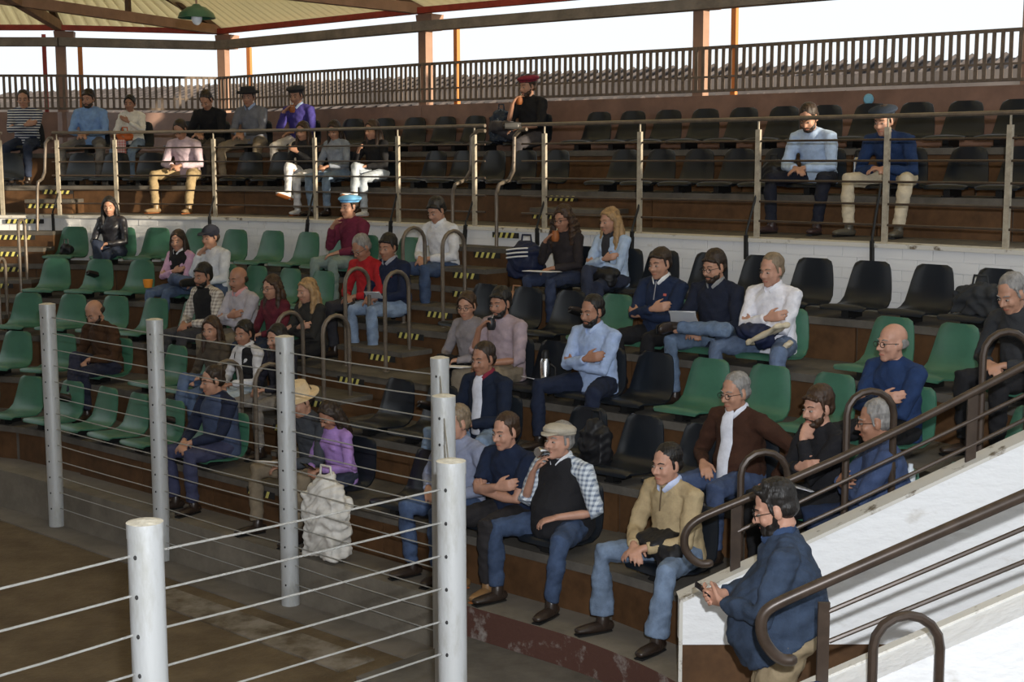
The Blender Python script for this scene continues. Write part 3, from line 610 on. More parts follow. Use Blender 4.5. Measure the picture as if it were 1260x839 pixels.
        hand(b, w + f * 0.004, f, n, s if True else s, curl if nm != 'chin' else 1.1, 0.93 if fem else 1.03)
        h, kn, an, p = L[s]
        b.tube([sp(0.0) + V(s * 0.05, 0, 0), h, kn, an, an + V(0, 0, -0.02)], [0.05, 0.045, 0.032, 0.030, 0.034], 8, round_=True)
    job(b, 'body', fabric(SK[skin], 'skin'), root, vox, 1, 0.5 if vox < 0.009 else None)
    # ---- trousers
    b = MB(); b.ell(hip + V(0, 0.0, -0.005), (0.165 * g, 0.135 + belly * 0.3, 0.095)); bl = 0.010 if lk == 'denim' else 0.016
    for s in (-1, 1):
        h, kn, an, p = L[s]; k = 0.93 if fem else 1.0; hemp = lerp(kn, an, 0.95)
        b.tube([h + V(0, -0.02, 0), lerp(h, kn, 0.5), kn, lerp(kn, an, 0.3), lerp(kn, an, 0.7), hemp], [0.094 * k * (0.5 + 0.5 * g), 0.082 * k * (.5 + .5 * g), 0.066 * k, 0.062 * k, 0.054 * k + flare * 0.6, 0.050 * k + flare + (0.006 if lk != 'denim' else 0)], 12, round_=False)
    job(b, 'trousers', fabric(legs, lk), root, max(vox, 0.0095), 2, None, 0.006)
    # ---- shoes
    for s in (-1, 1):
        h, kn, an, p = L[s]; sh = (an - kn).normalized(); f = V(s * 0.18, 1, -0.02)
        f = (f - sh * f.dot(sh)).normalized() if p in ('four', 'over') else V(s * 0.18, 1, 0).normalized()
        dn = sh if p in ('four', 'over') else V(0, 0, -1)
        m = MB(); a = an + dn * 0.03 - f * 0.03; base = an + dn * 0.05
        m.tube([base - f * 0.055, base - f * 0.02, base + f * 0.05, base + f * 0.12, base + f * 0.175], [(0.032, 0.034), (0.038, 0.042), (0.042, 0.036), (0.045, 0.028), (0.034, 0.02)], 10, round_=True, xax=f.cross(dn)); m.tube([an - f * 0.01 + dn * -0.02, base], [0.040, 0.042], 10, round_=True)
        o = put(m, 'shoe', fabric(shoe, 'leather'), root, True)
        m = MB(); m.tube([base - f * 0.06 + dn * 0.03, base + f * 0.05 + dn * 0.03, base + f * 0.185 + dn * 0.03], [(0.035, 0.009), (0.044, 0.009), (0.035, 0.009)], 10, xax=f.cross(dn)); put(m, 'sole', M['wood'] if sum(shoe) > 0.3 else M['black'], o)
    # ---- top
    def torso(m, ex=0.0, f0=-0.05):
        kf = 0.9 if fem else 1.0; bw = belly
        R_ = [(-0.16 - hem, 0.165, 0.135 + bw * 0.8), (0.06, 0.163, 0.13 + bw), (0.28, 0.148 if fem else 0.158, 0.118 + bw), (0.52, 0.158, 0.122 + bw * 0.5), (0.70, 0.172, 0.122), (0.83, 0.158, 0.106), (0.93, 0.105, 0.082), (1.02, 0.068, 0.066)]
        m.tube([sp(f) + V(0, (bw * 0.45 if 0.0 < f < 0.5 else 0), 0) for f, _, _ in R_], [((rx * kf * (g if f < .8 else (.6 + .4 * g)) + ex), (ry * (.5 + .5 * g) + ex)) for f, rx, ry in R_], 18, round_=False, xax=(1, 0, 0))
    m = MB(); torso(m)
    if fem: m.ell(sp(0.66) + V(0.06, 0.085, 0), (0.055, 0.045, 0.055)); m.ell(sp(0.66) + V(-0.06, 0.085, 0), (0.055, 0.045, 0.055))
    for s in (-1, 1):
        a, e, w, nm = arm[s]; k = (0.86 if fem else 1.0) * (.6 + .4 * g); inn = sp(0.80) + V(s * 0.10, 0, 0); m.tube([sp(0.97) + V(s * 0.035, -0.01, 0), lerp(sp(0.93), a, 0.5) + V(s * .0, -0.01, 0.012), a + V(s * 0.005, 0, 0.004)], [(0.045), (0.052), (0.056)], 10, round_=True)
        if sleeve >= 0.9: pts, rr = [inn, a, lerp(a, e, 0.5), e, lerp(e, w, 0.5), lerp(e, w, 0.93)], [0.068 * k, 0.066 * k, 0.058 * k, 0.052 * k, 0.046 * k, 0.036 * k]
        elif sleeve >= 0.5: pts, rr = [inn, a, lerp(a, e, 0.5), e, lerp(e, w, 0.18)], [0.068 * k, 0.066 * k, 0.058 * k, 0.053 * k, 0.050 * k]
        else: pts, rr = [inn, a, lerp(a, e, 0.5), lerp(a, e, 0.72)], [0.068 * k, 0.066 * k, 0.062 * k, 0.060 * k]
        m.tube(pts, rr, 12, round_=False)
    name = {'knit': 'sweater', 'cotton': 'shirt', 'denim': 'denim_jacket', 'leather': 'jacket'}[tk]
    job(m, name, top_mat or fabric(top, tk), root, max(vox, 0.0095), 2, None, fold)
    if vest:
        m = MB(); torso(m, 0.014); job(m, 'vest', fabric(vest, vk), root, max(vox, 0.0095), 3, None, fold * 0.7)
    if cuff and sleeve >= 0.9:
        for s in (-1, 1):
            a, e, w, nm = arm[s]; m = MB(); m.tube([lerp(e, w, 0.90), lerp(e, w, 0.985)], [0.036, 0.035], 12); put(m, 'cuff', fabric(cuff, 'cotton'), root, True)
    if inner:
        m = MB(); fr = [(0.02, 0.045), (0.3, 0.048), (0.55, 0.05), (0.75, 0.052), (0.9, 0.045), (0.985, 0.03)]
        ydep = lambda f: {0.02: 0.13, 0.3: 0.118, 0.55: 0.122, 0.75: 0.115, 0.9: 0.092, 0.985: 0.062}[f] * (.5 + .5 * g) + (belly if f < .5 else belly * .4) + (belly * 0.45 if 0 < f < .5 else 0) - 0.004 + (0.014 if vest else 0)
        m.tube([sp(f) + V(0, ydep(f), 0) for f, w in fr], [(w, 0.016) for f, w in fr], 10, round_=True, xax=(1, 0, 0)); put(m, 'shirt_front', fabric(inner, 'cotton'), root, True)
    if zipc:
        m = MB(); m.tube([sp(f) + V(0, yd, 0) for f, yd in ((0.62, 0.127 + belly * .4), (0.75, 0.120), (0.86, 0.100), (0.95, 0.082))], 0.0045, 6); put(m, 'zip', fabric(zipc, 'cotton'), root, True)
    cc = collar or inner
    if cc:
        m = MB(); c0 = neck + up * 0.0 + V(0, 0.004, 0)
        for s in (-1, 1):
            pts = [c0 + V(0, -0.062, 0.030), c0 + V(s * 0.045, -0.045, 0.026), c0 + V(s * 0.064, 0.0, 0.012), c0 + V(s * 0.05, 0.05, -0.012), c0 + V(s * 0.022, 0.078, -0.045)]
            m.tube(pts, [(0.008, 0.020), (0.009, 0.022), (0.009, 0.024), (0.009, 0.026), (0.006, 0.018)], 8, round_=True, xax=(s, 0, 0.1))
        put(m, 'collar', fabric(cc, 'cotton'), root, True)
    # ---- head details
    m = MB(); hair_prims(m, H, hair); 
    job(m, 'hair', fabric(HC[hc], 'hair'), root, max(0.006, vox * 0.8), 1 if hair != 'curly' else 0, None, {'curly': 0.009, 'wavy': 0.005}.get(hair, 0.0022), 2.2)
    for s in (-1, 1):
        m = MB(); m.ell(H @ V(s * 0.031, 0.0750, -0.001), (0.0130, 0.0095, 0.0062), A=H.to_3x3(), seg=10, rings=7); m.ell(H @ V(s * 0.030, 0.0822, -0.001), (0.0064, 0.0038, 0.0056), A=H.to_3x3(), seg=8, rings=6, m=1)
        put(m, 'eye', [M['eyew'], M['iris']], root, True)
    for s in (-1, 1): m = MB(); m.tube([H @ V(s * 0.014, 0.0845, 0.022), H @ V(s * 0.030, 0.083, 0.029), H @ V(s * 0.048, 0.068, 0.024)], [0.003, 0.004, 0.0028], 6, round_=True); put(m, 'eyebrow', fabric(HC[hc], 'hair'), root, True)
    m = MB(); m.tube([H @ V(-0.020, 0.075, -0.068), H @ V(0, 0.0855, -0.0655), H @ V(0.020, 0.075, -0.068)], [(0.004, 0.006), (0.006, 0.0075), (0.004, 0.006)], 8, round_=True); sk = SK[skin]; put(m, 'lips', fabric((sk[0] * 0.75, sk[1] * 0.5, sk[2] * 0.5), 'skin'), root, True)
    if beard:
        m = MB(); E = lambda c, r: m.ell(H @ V(*c), r, A=H.to_3x3(), seg=14, rings=9); full = beard == 'full'
        if beard != 'moustache':
            E((0, 0.040, -0.090), (0.050 if not full else 0.060, 0.046 if not full else 0.055, 0.028 if not full else 0.045))
            for s in (-1, 1): E((s * 0.040, 0.028, -0.064), (0.022 * (1 + chub), 0.036, 0.030))
            for s in (-1, 1): m.tube([H @ V(s * 0.064, 0.006, -0.02), H @ V(s * (0.054 + .006 * full), 0.018, -0.05), H @ V(s * 0.040, 0.03, -0.070)], 0.014 if full else 0.010, 8, round_=True)
        m.tube([H @ V(-0.028, 0.070, -0.062), H @ V(0, 0.088, -0.052), H @ V(0.028, 0.070, -0.062)], 0.0065, 7, round_=True)
        job(m, 'beard' if beard != 'moustache' else 'moustache', fabric(HC[hc], 'hair'), root, 0.006, 1, None, 0.002, 2.2)
    if glasses:
        m = MB()
        for s in (-1, 1):
            c = V(s * 0.033, 0.097, -0.002); m.tube([H @ (c + V(0.022 * math.cos(t), 0.003 * -abs(math.cos(t)), 0.017 * math.sin(t))) for t in np.linspace(0, 2 * math.pi, 14, endpoint=False)], 0.0022, 5, closed=True)
            m.tube([H @ V(s * 0.055, 0.094, 0.006), H @ V(s * 0.074, 0.04, 0.004), H @ V(s * 0.078, -0.005, 0.0)], 0.002, 5)
        m.tube([H @ V(-0.011, 0.099, 0.002), H @ V(0.011, 0.099, 0.002)], 0.002, 5); put(m, 'glasses', M['frame'], root, True)
    if hat:
        m = MB(); A = H.to_3x3()
        if hat == 'cap':
            m.ell(H @ V(0, -0.02, 0.055), (0.087, 0.103, 0.080), A=A); m.tube([H @ V(0, 0.04, 0.064), H @ V(0, 0.10, 0.062), H @ V(0, 0.150, 0.050)], [(0.075, 0.006), (0.07, 0.006), (0.035, 0.005)], 14, round_=True, xax=A @ V(1, 0, 0)); m.ell(H @ V(0, -0.02, 0.135), (0.01, 0.01, 0.006), A=A)
        elif hat == 'beret':
            m.ell(H @ V(0.008, -0.028, 0.088), (0.122, 0.126, 0.040), A=A, seg=20); m.tube([H @ V(0.081 * math.cos(t), -0.018 + 0.098 * math.sin(t), 0.060) for t in np.linspace(0, 2 * math.pi, 20, endpoint=False)], (0.010, 0.014)[0], 7, closed=True); m.tube([H @ V(0.008, -0.028, 0.12), H @ V(0.010, -0.03, 0.142)], 0.004, 6)
        elif hat == 'flat':
            m.ell(H @ V(0, -0.005, 0.075), (0.098, 0.122, 0.045), A=A, seg=20); m.tube([H @ V(0.082 * math.cos(t), -0.016 + 0.096 * math.sin(t), 0.058) for t in np.linspace(0, 2 * math.pi, 20, endpoint=False)], 0.012, 7, closed=True); m.tube([H @ V(0, 0.06, 0.058), H @ V(0, 0.10, 0.052), H @ V(0, 0.128, 0.040)], [(0.072, 0.007), (0.066, 0.007), (0.035, 0.006)], 14, round_=True, xax=A @ V(1, 0, 0)); m.ell(H @ V(0, -0.01, 0.120), (0.009, 0.009, 0.005), A=A)
        elif hat == 'straw':
            m.lathe([(0.15, 0.050), (0.165, 0.047), (0.165, 0.052), (0.105, 0.060), (0.098, 0.10), (0.088, 0.145), (0.05, 0.158), (0.001, 0.158)], A=A, c=H.translation, seg=24)
        elif hat == 'brim':
            m.lathe([(0.05, 0.050), (0.135, 0.052), (0.150, 0.072), (0.146, 0.080), (0.102, 0.068), (0.098, 0.10), (0.084, 0.135), (0.04, 0.142), (0.001, 0.140)], A=A, c=H.translation, seg=24)
        o = put(m, {'cap': 'cap', 'beret': 'beret', 'flat': 'flat_cap', 'straw': 'straw_hat', 'brim': 'felt_hat'}[hat], hatc if not isinstance(hatc, tuple) else fabric(hatc, 'knit'), root, True)
    Wm = Matrix.Translation(Vector(org)) @ Matrix.Rotation(rot + R(yaw), 4, 'Z') @ Matrix.Scale(sc, 4)
    info = dict(root=root, W=Wm, H=H, arm=arm, sp=sp, neck=neck, hip=hip, L=L, dist=dist)
    PERS[key] = info; return info
SEATPOS = {}        # row -> list of (s, short text) of the people who sit there
def sit(key, k, px, label, **kw):
    r = ROW[k]; z = zk(k) + 0.1; s = Row(dk(k) + 0.24).s_px(px, z); rr = Row(dk(k) + 0.24); p2, a2 = rr.at_s(s)
    # foot of the normal on the ledge line
    i = np.argmin(np.hypot(r.p[:, 0] - (p2[0] - nv(a2)[0] * 0.24), r.p[:, 1] - (p2[1] - nv(a2)[1] * 0.24))); s0 = float(r.s[i]); q = p2 - nv(a2) * 0.24
    SEATPOS.setdefault(k, []).append((s0, label))
    off = kw.pop('dy', 0.0)
    return person(key, label, (q[0], q[1], footz(k)), math.pi - a2, rise=zk(k) - footz(k), **kw)
JE = (0.045, 0.095, 0.22); LJ = (0.16, 0.27, 0.42); DJ = (0.02, 0.035, 0.08); BK = (0.012, 0.012, 0.014); NV = (0.012, 0.022, 0.055); KH = (0.30, 0.23, 0.14); WH = (0.66, 0.67, 0.70); LB = (0.36, 0.46, 0.66)
# top row
mstripe = wave_mix(mat('striped_knit', WH, 0.9), (0.02, 0.03, 0.07), (0.62, 0.62, 0.62), 'Z', 9.0, 0.62)
sit('stripe', 7, 34, 'person in a black and white striped top with crossed arms in the top left corner', top_mat=mstripe, arms=('cross', 'cross'), legs=DJ, hair='short', hc='dark', hyaw=12)
sit('skyblue', 7, 114, 'man in a sky blue shirt with clasped hands on the left of the top row', top=(0.20, 0.33, 0.58), tk='cotton', arms=('lap', 'lap'), legs=(0.20, 0.18, 0.16), pose='wide', hyaw=-5, hair='thick', hc='dark', beard='short')
sit('whitetop', 7, 166, 'woman in a white top and pale jeans hugging an orange bag in the top row', fem=True, top=(0.72, 0.70, 0.64), tk='knit', arms=('chest', 'lap'), legs=LJ, hair='bun', hc='black', hyaw=8, lean=8, skin='b', sc=0.97)
sit('darkjacket', 7, 262, 'man in a black jacket bending forward with his head down in the top row', top=BK, arms=('laplow', 'laplow'), legs=(0.1, 0.08, 0.06), lk='cotton', lean=24, hpitch=38, hair='short', hc='dark', tilt=-6)
sit('greysweater', 7, 314, 'man in a grey sweater over a blue shirt wearing a dark felt hat, top row', top=(0.16, 0.17, 0.20), collar=LB, cuff=LB, arms=('laplow', 'laplow'), legs=(0.22, 0.18, 0.13), lk='cotton', hat='brim', hatc=(0.03, 0.028, 0.03), lean=12, pose='wide', hyaw=10)
sit('violetsweater', 7, 372, 'man in an indigo sweater and dark beret sipping mate in the top row', top=(0.05, 0.04, 0.20), collar=LB, arms=('lap', 'mouth'), legs=(0.55, 0.52, 0.48), lk='cotton', hat='beret', hatc=(0.03, 0.03, 0.035), lean=10, hyaw=5, hpitch=12)
sit('burgundyberet', 7, 655, 'man in black with a burgundy beret sipping mate alone in the top row', top=BK, tk='cotton', sleeve=0.6, arms=('lap', 'mouth'), legs=(0.06, 0.055, 0.06), lk='cotton', pose=('norm', 'four'), hat='beret', hatc=(0.20, 0.02, 0.04), hyaw=-8, beard='short', hc='brown', hair='thick', lean=6)
# second row from the top
sit('pinkshirt', 6, 232, 'man in a pale pink shirt and khaki trousers looking down, second row from top', top=(0.55, 0.44, 0.50), tk='cotton', arms=('lap', 'lap'), legs=(0.32, 0.24, 0.13), lk='cotton', lean=16, hpitch=35, pose='wide', shoe=(0.22, 0.15, 0.08))
sit('blacktopgirl', 6, 380, 'woman in a black top and white trousers with crossed legs behind the railing', fem=True, top=(0.02, 0.02, 0.022), arms=('chest', 'lap'), legs=(0.62, 0.62, 0.64), lk='cotton', pose=('norm', 'over'), hair='long', hc='brown', shoe=(0.6, 0.6, 0.6), hyaw=5, lean=8)
sit('denimgirl', 6, 418, 'woman with dark hair in a grey denim jacket between two friends behind the railing', fem=True, top=(0.25, 0.30, 0.38), tk='denim', arms=('lap', 'lap'), legs=LJ, pose='norm', hair='long', hc='dark', hpitch=20, hyaw=15)
sit('blackgirl', 6, 466, 'brown haired woman in black with pale jeans and white sneakers behind the railing', fem=True, top=BK, arms=('lap', 'chest'), legs=(0.42, 0.50, 0.60), pose=('norm', 'over'), hair='long', hc='brown', shoe=(0.65, 0.65, 0.65), hyaw=-5, lean=8)
sit('bluelight', 6, 1008, 'man in a light blue shirt and dark trousers looking down behind the railing', top=(0.42, 0.54, 0.74), tk='cotton', arms=('laplow', 'laplow'), legs=(0.012, 0.014, 0.025), lk='cotton', lean=22, hpitch=32, pose='wide', beard='short', hc='dark', shoe=(0.05, 0.03, 0.03), hyaw=6)
sit('navyberet', 6, 1105, 'man in a navy sweater, dark beret and cream trousers leaning forward behind the railing', top=(0.015, 0.035, 0.10), arms=('laplow', 'laplow'), legs=(0.55, 0.48, 0.36), lk='cotton', lean=33, hpitch=16, hat='beret', hatc=(0.02, 0.03, 0.05), pose='wide', shoe=(0.10, 0.09, 0.07), skin='c')
# row against the white parapet (fifth)
sit('blackjacketgirl', 5, 142, 'long haired woman in a black jacket with white sleeve patches by the white wall', fem=True, top=(0.02, 0.02, 0.025), tk='leather', arms=('lap', 'lap'), legs=DJ, pose=('norm', 'over'), hair='long', hc='black', hyaw=22)
sit('maroon', 5, 437, 'man in a maroon shirt with a sky blue beret raising a hand to his face', top=(0.14, 0.02, 0.045), tk='cotton', arms=('lap', 'mouth'), legs=(0.20, 0.26, 0.24), lk='cotton', hat='beret', hatc=(0.16, 0.42, 0.72), hyaw=0, lean=5, hpitch=2)
sit('whiteshirt5', 5, 548, 'man in a white shirt and jeans looking down beside the top of the centre aisle', top=(0.62, 0.63, 0.66), tk='cotton', arms=('lap', 'lap'), legs=JE, lean=10, hpitch=24, hair='thick', hc='black', collar=WH)
sit('curlymate', 5, 700, 'curly haired woman in a dark cardigan with a mate gourd and papers on her lap', fem=True, top=(0.025, 0.020, 0.022), arms=('lap', 'mouth'), legs=(0.03, 0.05, 0.12), pose='norm', hair='curly', hc='brown', glasses=True, hyaw=4, skin='b')
sit('blonddenim', 5, 757, 'blond woman in a light blue denim shirt and olive scarf with crossed arms', fem=True, top=(0.36, 0.46, 0.62), tk='cotton', arms=('cross', 'cross'), legs=(0.02, 0.03, 0.07), pose=('norm', 'over'), hair='wavy', hc='blond', inner=(0.03, 0.03, 0.035), hyaw=-12)
# fourth row
sit('pinksleeves', 4, 228, 'long haired woman in a black vest over pink sleeves with folded arms', fem=True, top=(0.55, 0.34, 0.48), tk='cotton', vest=BK, arms=('cross', 'cross'), legs=(0.08, 0.15, 0.30), pose='fwd', hair='long', hc='dark', hyaw=18, collar=WH)
sit('capman', 4, 266, 'man in a dark cap and pale shirt holding his hand to his mouth', top=(0.60, 0.62, 0.66), tk='cotton', arms=('lap', 'chin'), legs=(0.06, 0.11, 0.24), pose=('norm', 'four'), hat='cap', hatc=(0.02, 0.022, 0.035), hyaw=2, lean=4)
sit('redman', 4, 460, 'grey haired man in a red sweater looking down at his lap', top=(0.36, 0.015, 0.02), arms=('lap', 'lap'), legs=(0.03, 0.03, 0.04), hair='short', hc='grey', lean=14, hpitch=30, glasses=True, skin='b', belly=0.02)
sit('navylogos', 4, 486, 'man in a navy zip sweater with small chest logos holding papers, light jeans', top=(0.010, 0.016, 0.042), arms=('lap', 'lap'), legs=(0.20, 0.32, 0.52), pose='norm', collar=(0.3, 0.3, 0.34), hair='thick', hc='black', skin='b', hyaw=12)
sit('navycollar', 4, 818, 'man in a navy quarter zip with a white collar and arms folded, black trousers', zipc=(0.3, 0.3, 0.32), top=NV, collar=(0.7, 0.7, 0.7), arms=('cross', 'cross'), legs=BK, lk='cotton', pose='norm', hair='fringe', hc='dark', belly=0.04, hyaw=-2, chub=0.06)
sit('navyglasses', 4, 884, 'young man with glasses in a black fleece and jeans with a crossed leg', top=(0.012, 0.016, 0.032), collar=(0.25, 0.25, 0.25), arms=('lap', 'lap'), legs=(0.10, 0.18, 0.32), pose=('four', 'norm'), glasses=True, hair='thick', hc='dark', beard='short', chub=0.08, hyaw=-8, hpitch=12)
sit('whitejacket', 4, 954, 'sandy haired man in a white jacket with folded arms and jeans', top=(0.74, 0.74, 0.80), tk='cotton', arms=('cross', 'cross'), legs=(0.10, 0.17, 0.32), pose='wide', hair='short', hc='sand', collar=(0.75, 0.75, 0.8), hyaw=-6, girth=1.06, skin='c')
sit('edgecoat', 4, 1264, 'grey haired person in a black coat bending forward at the right edge', top=(0.03, 0.032, 0.036), arms=('lap', 'lap'), legs=BK, lk='cotton', lean=18, hpitch=25, hair='short', hc='grey', belly=0.03)
# third row
sit('checkvest', 3, 260, 'curly haired man in a black vest over a checked shirt, third row left', top_mat=wave_mix(mat('check_shirt', WH, 0.9), (0.25, 0.22, 0.20), (0.62, 0.58, 0.52), 'X', 9, 0.5, 'Z'), tk='cotton', vest=BK, arms=('lap', 'lap'), legs=(0.05, 0.05, 0.06), hair='thick', hc='black', beard='short', skin='b', hyaw=6, pose='fwd')
sit('greymoustache', 3, 303, 'balding man with a moustache in a pale grey sweater and pink collar', top=(0.40, 0.38, 0.42), collar=(0.6, 0.3, 0.3), arms=('cross', 'cross'), legs=(0.18, 0.15, 0.11), lk='cotton', hair='bald', hc='dark', beard='moustache', hyaw=6, skin='b')
sit('maroonwavy', 3, 345, 'woman with wavy reddish hair in a maroon sweater, third row left of aisle', fem=True, top=(0.10, 0.015, 0.025), arms=('lap', 'lap'), legs=DJ, hair='wavy', hc='brown', glasses=True, hyaw=2)
sit('blondblack', 3, 388, 'blond woman in a black top beside the centre aisle, third row', fem=True, top=(0.025, 0.024, 0.022), arms=('cross', 'cross'), legs=BK, hair='wavy', hc='blond', hyaw=-4)
sit('greygirl', 3, 584, 'smiling woman with glasses in a grey long sleeved top right of the aisle', fem=True, top=(0.22, 0.20, 0.21), arms=('lap', 'lap'), legs=BK, pose=('norm', 'over'), hair='tail', hc='brown', glasses=True, hyaw=20)
sit('pinkgreybeard', 3, 624, 'bearded man in a mauve grey shirt sipping mate from a black cup', top=(0.34, 0.27, 0.30), tk='cotton', arms=('lap', 'mouth'), sleeve=0.6, legs=(0.22, 0.18, 0.13), lk='cotton', pose='norm', hair='thick', hc='black', beard='short', hyaw=6, skin='b')
sit('bluecross', 3, 736, 'dark haired man in a light blue shirt with folded arms, third row', top=(0.34, 0.44, 0.66), tk='cotton', arms=('cross', 'cross'), legs=(0.012, 0.018, 0.04), lk='cotton', pose='wide', hair='short', hc='black', beard='short', skin='b', hyaw=-4, collar=(0.42, 0.52, 0.74))
sit('baldnavy', 3, 1104, 'bald man with glasses in a navy sweater and folded arms, third row right', top=(0.015, 0.035, 0.10), arms=('cross', 'cross'), legs=BK, lk='cotton', hair='bald', hc='grey', glasses=True, hyaw=-10, hpitch=2, chub=0.04, skin='c')
# second row
sit('brownfleece', 2, 134, 'balding man in a dark brown fleece looking at his phone, second row left', top=(0.055, 0.026, 0.012), arms=('lap', 'lap'), legs=(0.02, 0.025, 0.06), pose=('norm', 'over'), hair='bald', hc='dark', beard='short', lean=14, hpitch=34, fold=0.009)
sit('brownhairgirl', 2, 272, 'brown haired woman in a taupe coat and jeans with crossed legs, second row', fem=True, top=(0.07, 0.055, 0.04), arms=('lap', 'lap'), legs=(0.07, 0.14, 0.30), pose=('norm', 'over'), hair='long', hc='brown', hyaw=25)
sit('whitevestgirl', 2, 312, 'woman in a black vest over a white top with pale jeans, second row', fem=True, top=(0.6, 0.6, 0.62), vest=BK, arms=('lap', 'lap'), legs=(0.42, 0.54, 0.64), pose='norm', hair='tail', hc='black', hyaw=15, inner=(0.6, 0.6, 0.62), skin='b')
sit('behindpost', 2, 352, 'woman half hidden behind the third silver post, dark clothes and black hair', fem=True, top=(0.02, 0.02, 0.03), arms=('lap', 'lap'), legs=(0.22, 0.19, 0.16), hair='long', hc='black', hyaw=5)
sit('navyburgundy', 2, 604, 'man in a navy jacket with a burgundy collar and light jeans, second row', top=(0.008, 0.014, 0.032), collar=(0.20, 0.02, 0.04), inner=(0.6, 0.62, 0.7), arms=('lap', 'lap'), legs=(0.16, 0.27, 0.45), pose='wide', hair='short', hc='dark', hyaw=2, skin='b', belly=0.03)
sit('cardigan', 2, 912, 'grey haired man with glasses in a brown cardigan over a white shirt', top=(0.045, 0.018, 0.010), inner=(0.68, 0.70, 0.78), arms=('side', 'thigh'), legs=(0.04, 0.08, 0.20), pose='norm', hair='short', hc='grey', glasses=True, hyaw=-6, belly=0.05)
sit('chinhand', 2, 1010, 'dark haired man in a black sweater resting his chin on his hand', yaw=-14, top=(0.012, 0.012, 0.015), arms=('chin', 'cross'), legs=BK, lk='cotton', hair='thick', hc='brown', hyaw=10, skin='c', beard='short')
sit('blueglasses', 2, 1078, 'grey haired man with glasses in a slate blue sweater, arms folded, beside stairwell', yaw=-32, pose='back', top=(0.045, 0.07, 0.15), arms=('cross', 'cross'), legs=NV, lk='cotton', hair='short', hc='grey', glasses=True, hyaw=-4, belly=0.06, girth=1.06, skin='b')
# front row
sit('navyvest', 1, 274, 'dark haired man in a navy sweater with a blue front, front row left', top=(0.014, 0.020, 0.045), vest=(0.05, 0.07, 0.13), arms=('laplow', 'laplow'), legs=(0.045, 0.05, 0.10), lk='cotton', hair='short', hc='dark', hyaw=-14, pose='norm')
sit('strawhat', 1, 392, 'person in a dark grey sweater and straw hat behind the third silver post', top=(0.05, 0.055, 0.065), arms=('laplow', 'lap'), legs=(0.20, 0.16, 0.11), lk='cotton', hat='straw', hatc=(0.62, 0.48, 0.30), lean=16, hpitch=20, pose='wide')
sit('purple', 1, 424, 'dark haired girl in a lilac sweatshirt looking at her phone, front row', fem=True, top=(0.33, 0.20, 0.48), arms=('lap', 'lap'), legs=(0.03, 0.04, 0.08), hair='long', hc='dark', hpitch=30, lean=12, hyaw=2, sc=0.93, skin='b')
sit('blueshirtpost', 1, 572, 'grey haired man in a blue grey shirt partly behind the near silver post', top=(0.24, 0.27, 0.38), tk='cotton', arms=('thigh', 'thigh'), legs=(0.045, 0.10, 0.24), hair='short', hc='sand', hyaw=-10, pose='norm', skin='c')
sit('navytee', 1, 632, 'man in a navy T-shirt with bare folded arms and charcoal trousers, front row', top=(0.010, 0.018, 0.045), tk='cotton', sleeve=0.3, arms=('cross', 'cross'), legs=(0.022, 0.020, 0.022), lk='cotton', shoe=(0.25, 0.14, 0.06), hair='short', hc='brown', hyaw=-2, pose='norm', skin='c')
mplaid = wave_mix(mat('plaid_shirt', WH, 0.9), (0.16, 0.20, 0.28), (0.62, 0.68, 0.74), 'X', 10, 0.45, 'Z')
sit('flatcap', 1, 697, 'man in a plaid shirt, dark vest and pale flat cap drinking from a metal cup', top_mat=mplaid, tk='cotton', sleeve=0.6, vest=(0.014, 0.014, 0.017), collar=(0.6, 0.62, 0.66), arms=('thigh', 'mouth'), legs=(0.035, 0.08, 0.19), pose='wide', hat='flat', hatc=(0.42, 0.38, 0.31), hair='short', hc='grey', belly=0.09, girth=1.15, hyaw=-4, hpitch=-6, chub=0.10, skin='c')
sit('beigesweater', 1, 836, 'dark haired man in a beige zip sweater and blue jeans with clasped hands', top=(0.40, 0.31, 0.18), zipc=(0.10, 0.07, 0.04), collar=(0.48, 0.55, 0.75), inner=None, arms=('laplow', 'laplow'), legs=(0.15, 0.25, 0.42), flare=0.03, pose='wide', hair='short', hc='black', hyaw=2, hpitch=4, lean=11, skin='c', chub=0.10, belly=0.03, girth=1.06)
# the standing man in the stairwell
sy = 6.62; D_ = ray(970, 700); px_ = D_[0] * sy / D_[1]
person('standing', 'bearded man in a large blue denim jacket standing and looking at his phone', (px_, sy, 0.06), R(90 - 8), stand=True, top=(0.026, 0.055, 0.115), tk='denim', legs=(0.27, 0.21, 0.13), lk='cotton', arms=('phone', 'phone'), hair='quiff', hc='black', beard='full', glasses=True, lean=4, hpitch=20, belly=0.09, girth=1.28, collar=(0.03, 0.055, 0.12), hem=-0.10, skin='c', chub=0.10, fold=0.008, sc=1.03)
D_ = ray(1033, 826); y_ = 5.1; person('headtop', 'top of a navy cap of someone standing at the bottom edge by the near wall', (D_[0] * y_ / D_[1], y_, CH + D_[2] * y_ / D_[1] - 1.735), R(60), stand=True, top=NV, arms=('hang', 'hang'), hat='cap', hatc=(0.012, 0.02, 0.06), hc='black')
